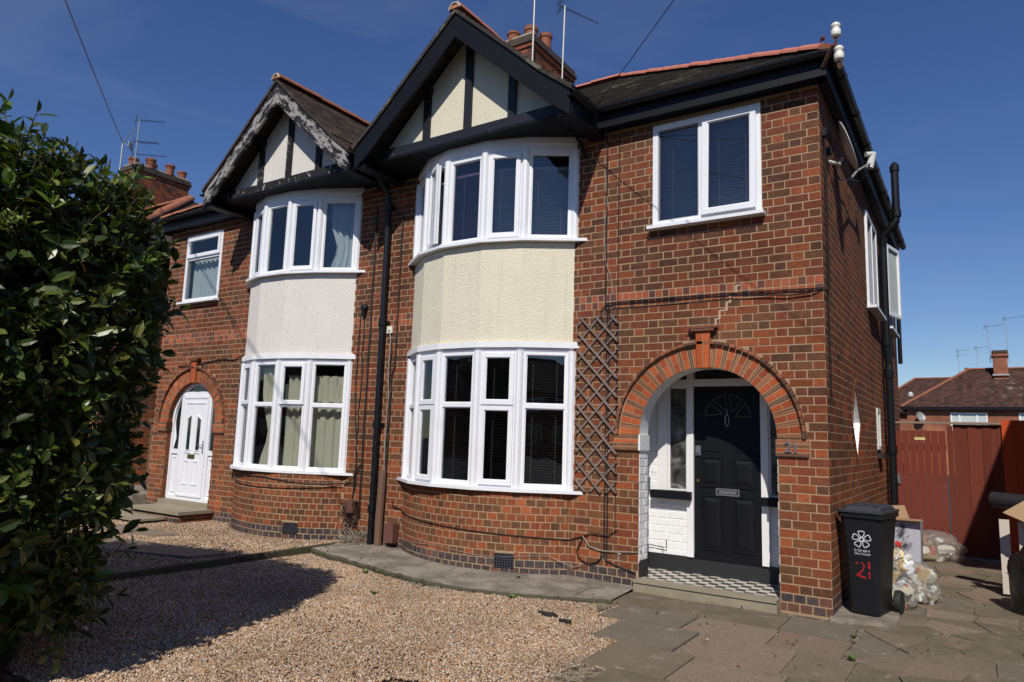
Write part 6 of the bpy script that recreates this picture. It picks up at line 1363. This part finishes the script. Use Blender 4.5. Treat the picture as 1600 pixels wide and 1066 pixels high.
# brick face of the neighbour's flank seen through the gap
t = MB(); t.poly([(0, -0.05), (6, -0.05), (6, 5.0), (0, 5.0)], [], lambda y, z: (-13.24, y, z), 0); brick_rows(t, lambda s_, z, d: (-13.24 + d, s_, z), 0, 6, 0, 5.0, [], matf=lambda r: (1, 'flemish')); t.build('side_wall', ['mortar', 'brick'], hn)
aerial('tall mast with two toothed antennas on the stack behind the hedge', (-18.84, 2.95, 8.3), (-18.82, 2.95, 10.35), [(0.985, (0.90, 0.40, -0.12), 0.85, 9, 0.16), (0.48, (0.90, 0.40, -0.12), 1.0, 9, 0.16), (0.66, (0.92, 0.36, -0.12), 0.75, 12, 0.24)])
DS = thing('satellite_dish', 'small dish and bracket beside the mast on the stack behind the hedge', 'dish', (-19.6, 3.0, 9.0))
t = MB(); t.tube([(-19.75, 3.0, 8.8), (-19.75, 3.0, 9.85)], 0.02, 6); t.tube([(-19.75, 3.0, 9.82), (-19.1, 3.0, 10.15)], 0.012, 6); t.tube([(-19.65, 3.0, 9.8), (-19.4, 3.0, 9.68)], 0.010, 6); t.build('bracket', 'galv', DS)
t = MB(); t.lathe([(0.0, 0.0), (0.08, 0.01), (0.15, 0.04), (0.15, 0.05), (0.08, 0.02), (0.0, 0.01)], (-19.35, 3.0, 9.66), 16, 0, (0.75, 0.62, 0.1)); t.build('dish_bowl', 'galv', DS)
GA = thing('side_gate', 'dull brown wooden gate in the shaded gap left of the white arched door', 'gate', (-12.2, 1.0, 0))
t = MB()
for k in range(10): t.box(-13.1 + k * 0.185, -13.1 + k * 0.185 + 0.17, 1.0, 1.02, 0.3, 1.55)
t.build('gate_boards', 'brownwood', GA); t = MB(); t.box(-13.15, -11.26, 0.97, 1.06, 1.56, 1.64); t.build('gate_rail', 'brownwood', GA)
t = MB(); t.box(-13.2, -11.25, -0.25, 0.99, -0.05, 0.29); tag(t.build('side_step', 'concrete'), 'raised concrete passage between the two pairs of houses', None, None, 'structure')
simple_house('semi_detached_house', 'neighbouring house beyond the drive on the right', 3.08, 8.8, 0.0, 7.05, 5.1, 7.9, 'brick_far', 'tile', [(4.0, 5.6, 0.9, 2.4), (4.0, 5.6, 3.7, 4.9)], group=None, ov=0.35)
for x0 in (-56, -42, -28, -14, 0, 14, 28, 42):
    simple_house('semi_detached_house', 'plain brick semi on the far side of the street', x0, x0 + 11.2, -47.0, -40.0, 5.1, 8.0, 'brick_far', 'tile', [(x0 + 3, x0 + 5, 3.5, 4.7), (x0 + 3, x0 + 5, 0.9, 2.5), (x0 + 6.2, x0 + 8.2, 0.9, 2.5), (x0 + 6.2, x0 + 8.2, 3.5, 4.7)], front=1, group='houses across the street')
hb, rb = simple_house('background_house', 'long brown tiled house beyond the fence with red chimney on its ridge', -2.75, 16, 48.0, 55.3, 4.40, 7.25, 'brick_far', 'tile_far', [(-0.25, 1.80, 2.85, 4.05), (3.45, 5.5, 2.85, 4.05)], 'potclay')
t = MB(); t.box(2.33, 3.13, 50.5, 51.6, 6.2, 8.25, 0); t.box(2.24, 3.22, 50.4, 51.7, 8.0, 8.12, 0); t.box(2.28, 3.18, 50.45, 51.65, 8.25, 8.42, 1); t.box(2.25, 3.2, 50.35, 50.5, 6.68, 6.78, 2)
t.build('chimney', ['brick_far', 'sootcap', 'lead'], hb)
hc, rc = simple_house('background_house', 'farthest brown hipped roof showing left of the long tiled house', -6.6, 12, 59.5, 66.5, 4.6, 7.65, 'brick_far', 'tile_far', [], 'potclay')
t = MB(); t.box(0.45, 1.3, 62.5, 63.3, 7.2, 8.1, 0); t.box(0.4, 1.35, 62.45, 63.35, 8.1, 8.2, 1); t.lathe([(0.12, 8.2), (0.12, 8.45), (0.16, 8.5), (0.001, 8.5)], (0.7, 62.9, 0), 12, 0); t.build('chimney', ['brick_far', 'sootcap'], hc)
aerial('left aerial of the two on the red chimney of the long background house', (2.2, 51.0, 7.6), (2.1, 51.0, 10.2), [(0.98, (0.8, -0.6, 0), 1.2, 7, 0.3)], 'aerials on the background roofs')
aerial('right aerial of the two on the red chimney of the long background house', (3.2, 51.0, 7.6), (3.2, 51.0, 10.7), [(0.98, (0.8, -0.6, 0), 1.3, 8, 0.3)], 'aerials on the background roofs')
aerial('left aerial of the two on the farthest roof', (0.2, 62.8, 7.8), (0.2, 62.8, 10.0), [(0.98, (0.8, -0.6, 0), 1.0, 6, 0.3), (0.8, (0.8, -0.6, 0), 0.9, 5, 0.3)], 'aerials on the background roofs')
aerial('right aerial of the two on the farthest roof', (1.5, 62.8, 7.8), (1.5, 62.8, 10.2), [(0.98, (0.8, -0.6, 0), 1.0, 6, 0.3)], 'aerials on the background roofs')
DS = thing('satellite_dish', 'grey dish on the wall of the background house above the gate', 'dish', (-2.0, 47.9, 3.4))
t = MB(); t.lathe([(0.0, 0.0), (0.2, 0.03), (0.36, 0.10), (0.36, 0.12), (0.2, 0.05), (0.0, 0.02)], (-2.0, 47.7, 3.7), 18, 0, (0.7, -0.6, 0.3)); t.build('dish_bowl', 'galv', DS)
t = MB(); t.tube([(-2.1, 48.0, 3.3), (-2.2, 47.7, 3.3), (-2.0, 47.7, 3.65)], 0.03, 6); t.tube([(-2.0, 47.7, 3.5), (-1.6, 47.3, 3.5)], 0.02, 6); t.build('dish_arm', 'cable', DS)
t = MB(); t.lathe([(0.16, 0.0), (0.16, 0.12), (0.19, 0.16), (0.05, 0.3), (0.001, 0.3)], (-2.6, 49.6, 5.25), 14); o = t.build('roof_vent', 'plastic', hb)

# overhead wires and their pole
pole = Vector((13.3, -13.0, 9.0))
t = MB(); t.tube([(13.3, -13.0, -0.07), (13.3, -13.0, 9.3)], [0.14, 0.10], 12); t.box(13.1, 13.5, -13.2, -12.8, 8.9, 9.0); tag(t.build('telegraph_pole', 'brownwood'), 'timber telegraph pole on the street carrying the house wires', 'pole')
t = MB(); t.tube(catenary((-2.27, -0.40, 5.16), (13.3, -13.0, 9.1), 0.28), 0.0045, 5); tag(t.build('overhead_wire', 'cable'), 'black wire rising from the eaves right of the big gable', 'wire', 'overhead telephone wires')
q = CAM + (r2 * (108 - 800) / 1089.26 - u2 * (0 - 533) / 1089.26 + fwd) * 12.5
p = Vector((-19.75, 3.0, 9.85)); d = q - p
t = MB(); t.tube(catenary(p, p + d * 2.2, 0.15), 0.012, 5); tag(t.build('overhead_wire', 'greycable'), 'thin wire running up from the stack behind the hedge', 'wire', 'overhead telephone wires')

# ------------------------------------------------------------------ the laurel hedge
def hedge():
    g = np.random.default_rng(42); HG = thing('laurel_hedge', 'tall dark glossy laurel hedge filling the left side of the view', 'hedge', (-4.6, -5.0, 0))
    c0 = np.array([-5.46, -5.05]); rx, ry, H = 2.16, 0.92, 3.20
    from mathutils import noise as MN
    def radius(th, z):
        # profile with height: narrower foot, full shoulder, rounded top
        zz = z / H; k = 0.88 + 0.15 * min(1, zz / 0.62)
        if zz > 0.84: k *= math.sqrt(max(0, 1 - ((zz - 0.84) / 0.165) ** 3))
        e = 3.4; ct, st = math.cos(th), math.sin(th); r_ = 1.0 / ((abs(ct / rx)) ** e + (abs(st / ry)) ** e) ** (1 / e)
        n1 = MN.noise(Vector((ct * 1.6, st * 1.6, z * 0.9 + 3))) * 0.20 + MN.noise(Vector((ct * 5, st * 5, z * 2.4))) * 0.11
        return r_ * k + n1 * min(1, k * 1.5)
    ca_, sa_ = math.cos(R(13)), math.sin(R(13))
    def surf(th, z, dk=0.0):
        r_ = max(0.0, radius(th, z) - dk); x_, y_ = c0[0] + r_ * math.cos(th) + 3.1, c0[1] + r_ * math.sin(th) + 5.0; return Vector((-3.1 + x_ * ca_ - y_ * sa_, -5.0 + x_ * sa_ + y_ * ca_, z))
    # closed inner hull, near-black to stand for shade deep among the leaves
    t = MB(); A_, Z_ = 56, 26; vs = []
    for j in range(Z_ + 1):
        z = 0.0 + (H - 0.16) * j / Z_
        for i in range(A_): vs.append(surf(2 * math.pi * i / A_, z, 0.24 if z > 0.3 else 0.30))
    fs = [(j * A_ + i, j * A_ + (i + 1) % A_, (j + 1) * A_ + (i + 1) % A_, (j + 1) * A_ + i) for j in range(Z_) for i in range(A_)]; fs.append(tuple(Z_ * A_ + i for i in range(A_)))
    t.add(vs, fs); t.build('inner_shade_hull', 'core', HG, True)
    V_, F_, mi = [], [], []; SV = MB()
    def leaf(p, d, n, L, m):
        sd = d.cross(n)
        if sd.length < 1e-3: return
        sd.normalize(); n = sd.cross(d).normalized(); w_ = L * g.uniform(0.19, 0.25); dr = L * g.uniform(0.02, 0.16); o = len(V_)
        V_.extend([p, p + d * L * 0.32 + sd * w_ * 0.86 + n * w_ * 0.28, p + d * L * 0.32, p + d * L * 0.32 - sd * w_ * 0.86 + n * w_ * 0.28,
                   p + d * L * 0.70 + sd * w_ * 0.92 + n * (w_ * 0.28 - dr * 0.4), p + d * L * 0.68 - n * dr * 0.4, p + d * L * 0.70 - sd * w_ * 0.92 + n * (w_ * 0.28 - dr * 0.4), p + d * L - n * dr])
        F_.extend([(o, o + 1, o + 2), (o, o + 2, o + 3), (o + 1, o + 4, o + 5, o + 2), (o + 2, o + 5, o + 6, o + 3), (o + 4, o + 7, o + 5), (o + 5, o + 7, o + 6)]); mi.extend([m] * 6)
    def shoot(p, d, L, nl, ls, m):
        d = d.normalized(); a = d.orthogonal().normalized(); b = d.cross(a); bend = Vector((g.normal(0, .12), g.normal(0, .12), g.uniform(0, .2))); pts = []
        for k in range(nl):
            u = (k + 0.6) / nl; q = p + d * L * u + bend * L * u * u; an = k * 2.4 + g.uniform(-.4, .4); o_ = (a * math.cos(an) + b * math.sin(an))
            ld = (o_ * g.uniform(0.8, 1.1) + d * g.uniform(0.35, 0.9) + Vector((0, 0, g.uniform(-0.25, 0.12)))).normalized()
            leaf(q, ld, (d * 0.9 + Vector((0, 0, 0.5)) + Vector(tuple(g.normal(0, .25, 3)))).normalized(), ls * g.uniform(0.75, 1.15), m); pts.append(q)
        leaf(p + d * L + bend * L, (d + bend).normalized(), (a + Vector(tuple(g.normal(0, .3, 3)))).normalized(), ls * 0.7, m)
        SV.tube([p] + pts[::3] + [p + d * L + bend * L], 0.0035, 4, 0, False)
    for k in range(7600):
        z = H * (0.02 + 0.975 * g.random() ** 0.85); th = g.uniform(0, 2 * math.pi)
        if math.cos(th) < -0.2 and g.random() < 0.7: continue
        dk = abs(g.normal(0, 0.11)); p = surf(th, z, dk); pn = Vector((math.cos(th) / rx ** 0.5, math.sin(th) / ry ** 0.5, 0)).normalized()
        zz = z / H; upk = 0.35 + (1.3 if zz > 0.8 else 0) 
        d = pn * g.uniform(0.5, 1.0) + Vector((0, 0, upk * g.uniform(0.5, 1.3))) + Vector(tuple(g.normal(0, 0.32, 3)))
        young_lit = 1 if g.random() < (0.05 if zz < 0.75 else 0.16) else 0  # young leaves, plus extra pale ones up high painting in sunlight
        shoot(p, d, g.uniform(0.11, 0.23), int(g.integers(5, 9)), g.uniform(0.08, 0.13), young_lit)
    for k in range(60):        # long new shoots standing clear of the top and side
        th = g.uniform(0, 2 * math.pi); z = H * g.uniform(0.80, 0.985); p = surf(th, z, 0.05)
        shoot(p, Vector((math.cos(th) * .4, math.sin(th) * .4, 1.2)) + Vector(tuple(g.normal(0, 0.2, 3))), g.uniform(0.22, 0.42), 9, 0.12, 1 if g.random() < 0.35 else 0)
    for k in range(160):        # crown filling of the flat top
        th = g.uniform(0, 2 * math.pi); rr_ = math.sqrt(g.random()); q = surf(th, H * 0.80, 0); cc = surf(0, 1.0, 99.0); p = Vector((cc.x + (q.x - cc.x) * rr_, cc.y + (q.y - cc.y) * rr_, H * (0.995 - 0.17 * rr_ ** 3) - 0.18))
        for _ in range(5): shoot(p + Vector(tuple(g.normal(0, .12, 3))), Vector(tuple(g.normal(0, .5, 2))) .to_3d() + Vector((0, 0, 1.0)), g.uniform(.16, .32), 8, 0.12, 1 if g.random() < 0.12 else 0)
    t = MB(); t.v = [tuple(v) for v in V_]; t.f = F_; t.m = mi; t.build('foliage', ['leaf', 'leafyoung_lit'], HG)
    SV.build('stems', 'stem', HG)
hedge()
# low shrub at the gatepost side of the left garden, behind the hedge
for o in list(bpy.data.objects):
    if o.type == 'MESH' and o.parent is None and 'label' not in o and 'kind' not in o: print('UNTAGGED', o.name)
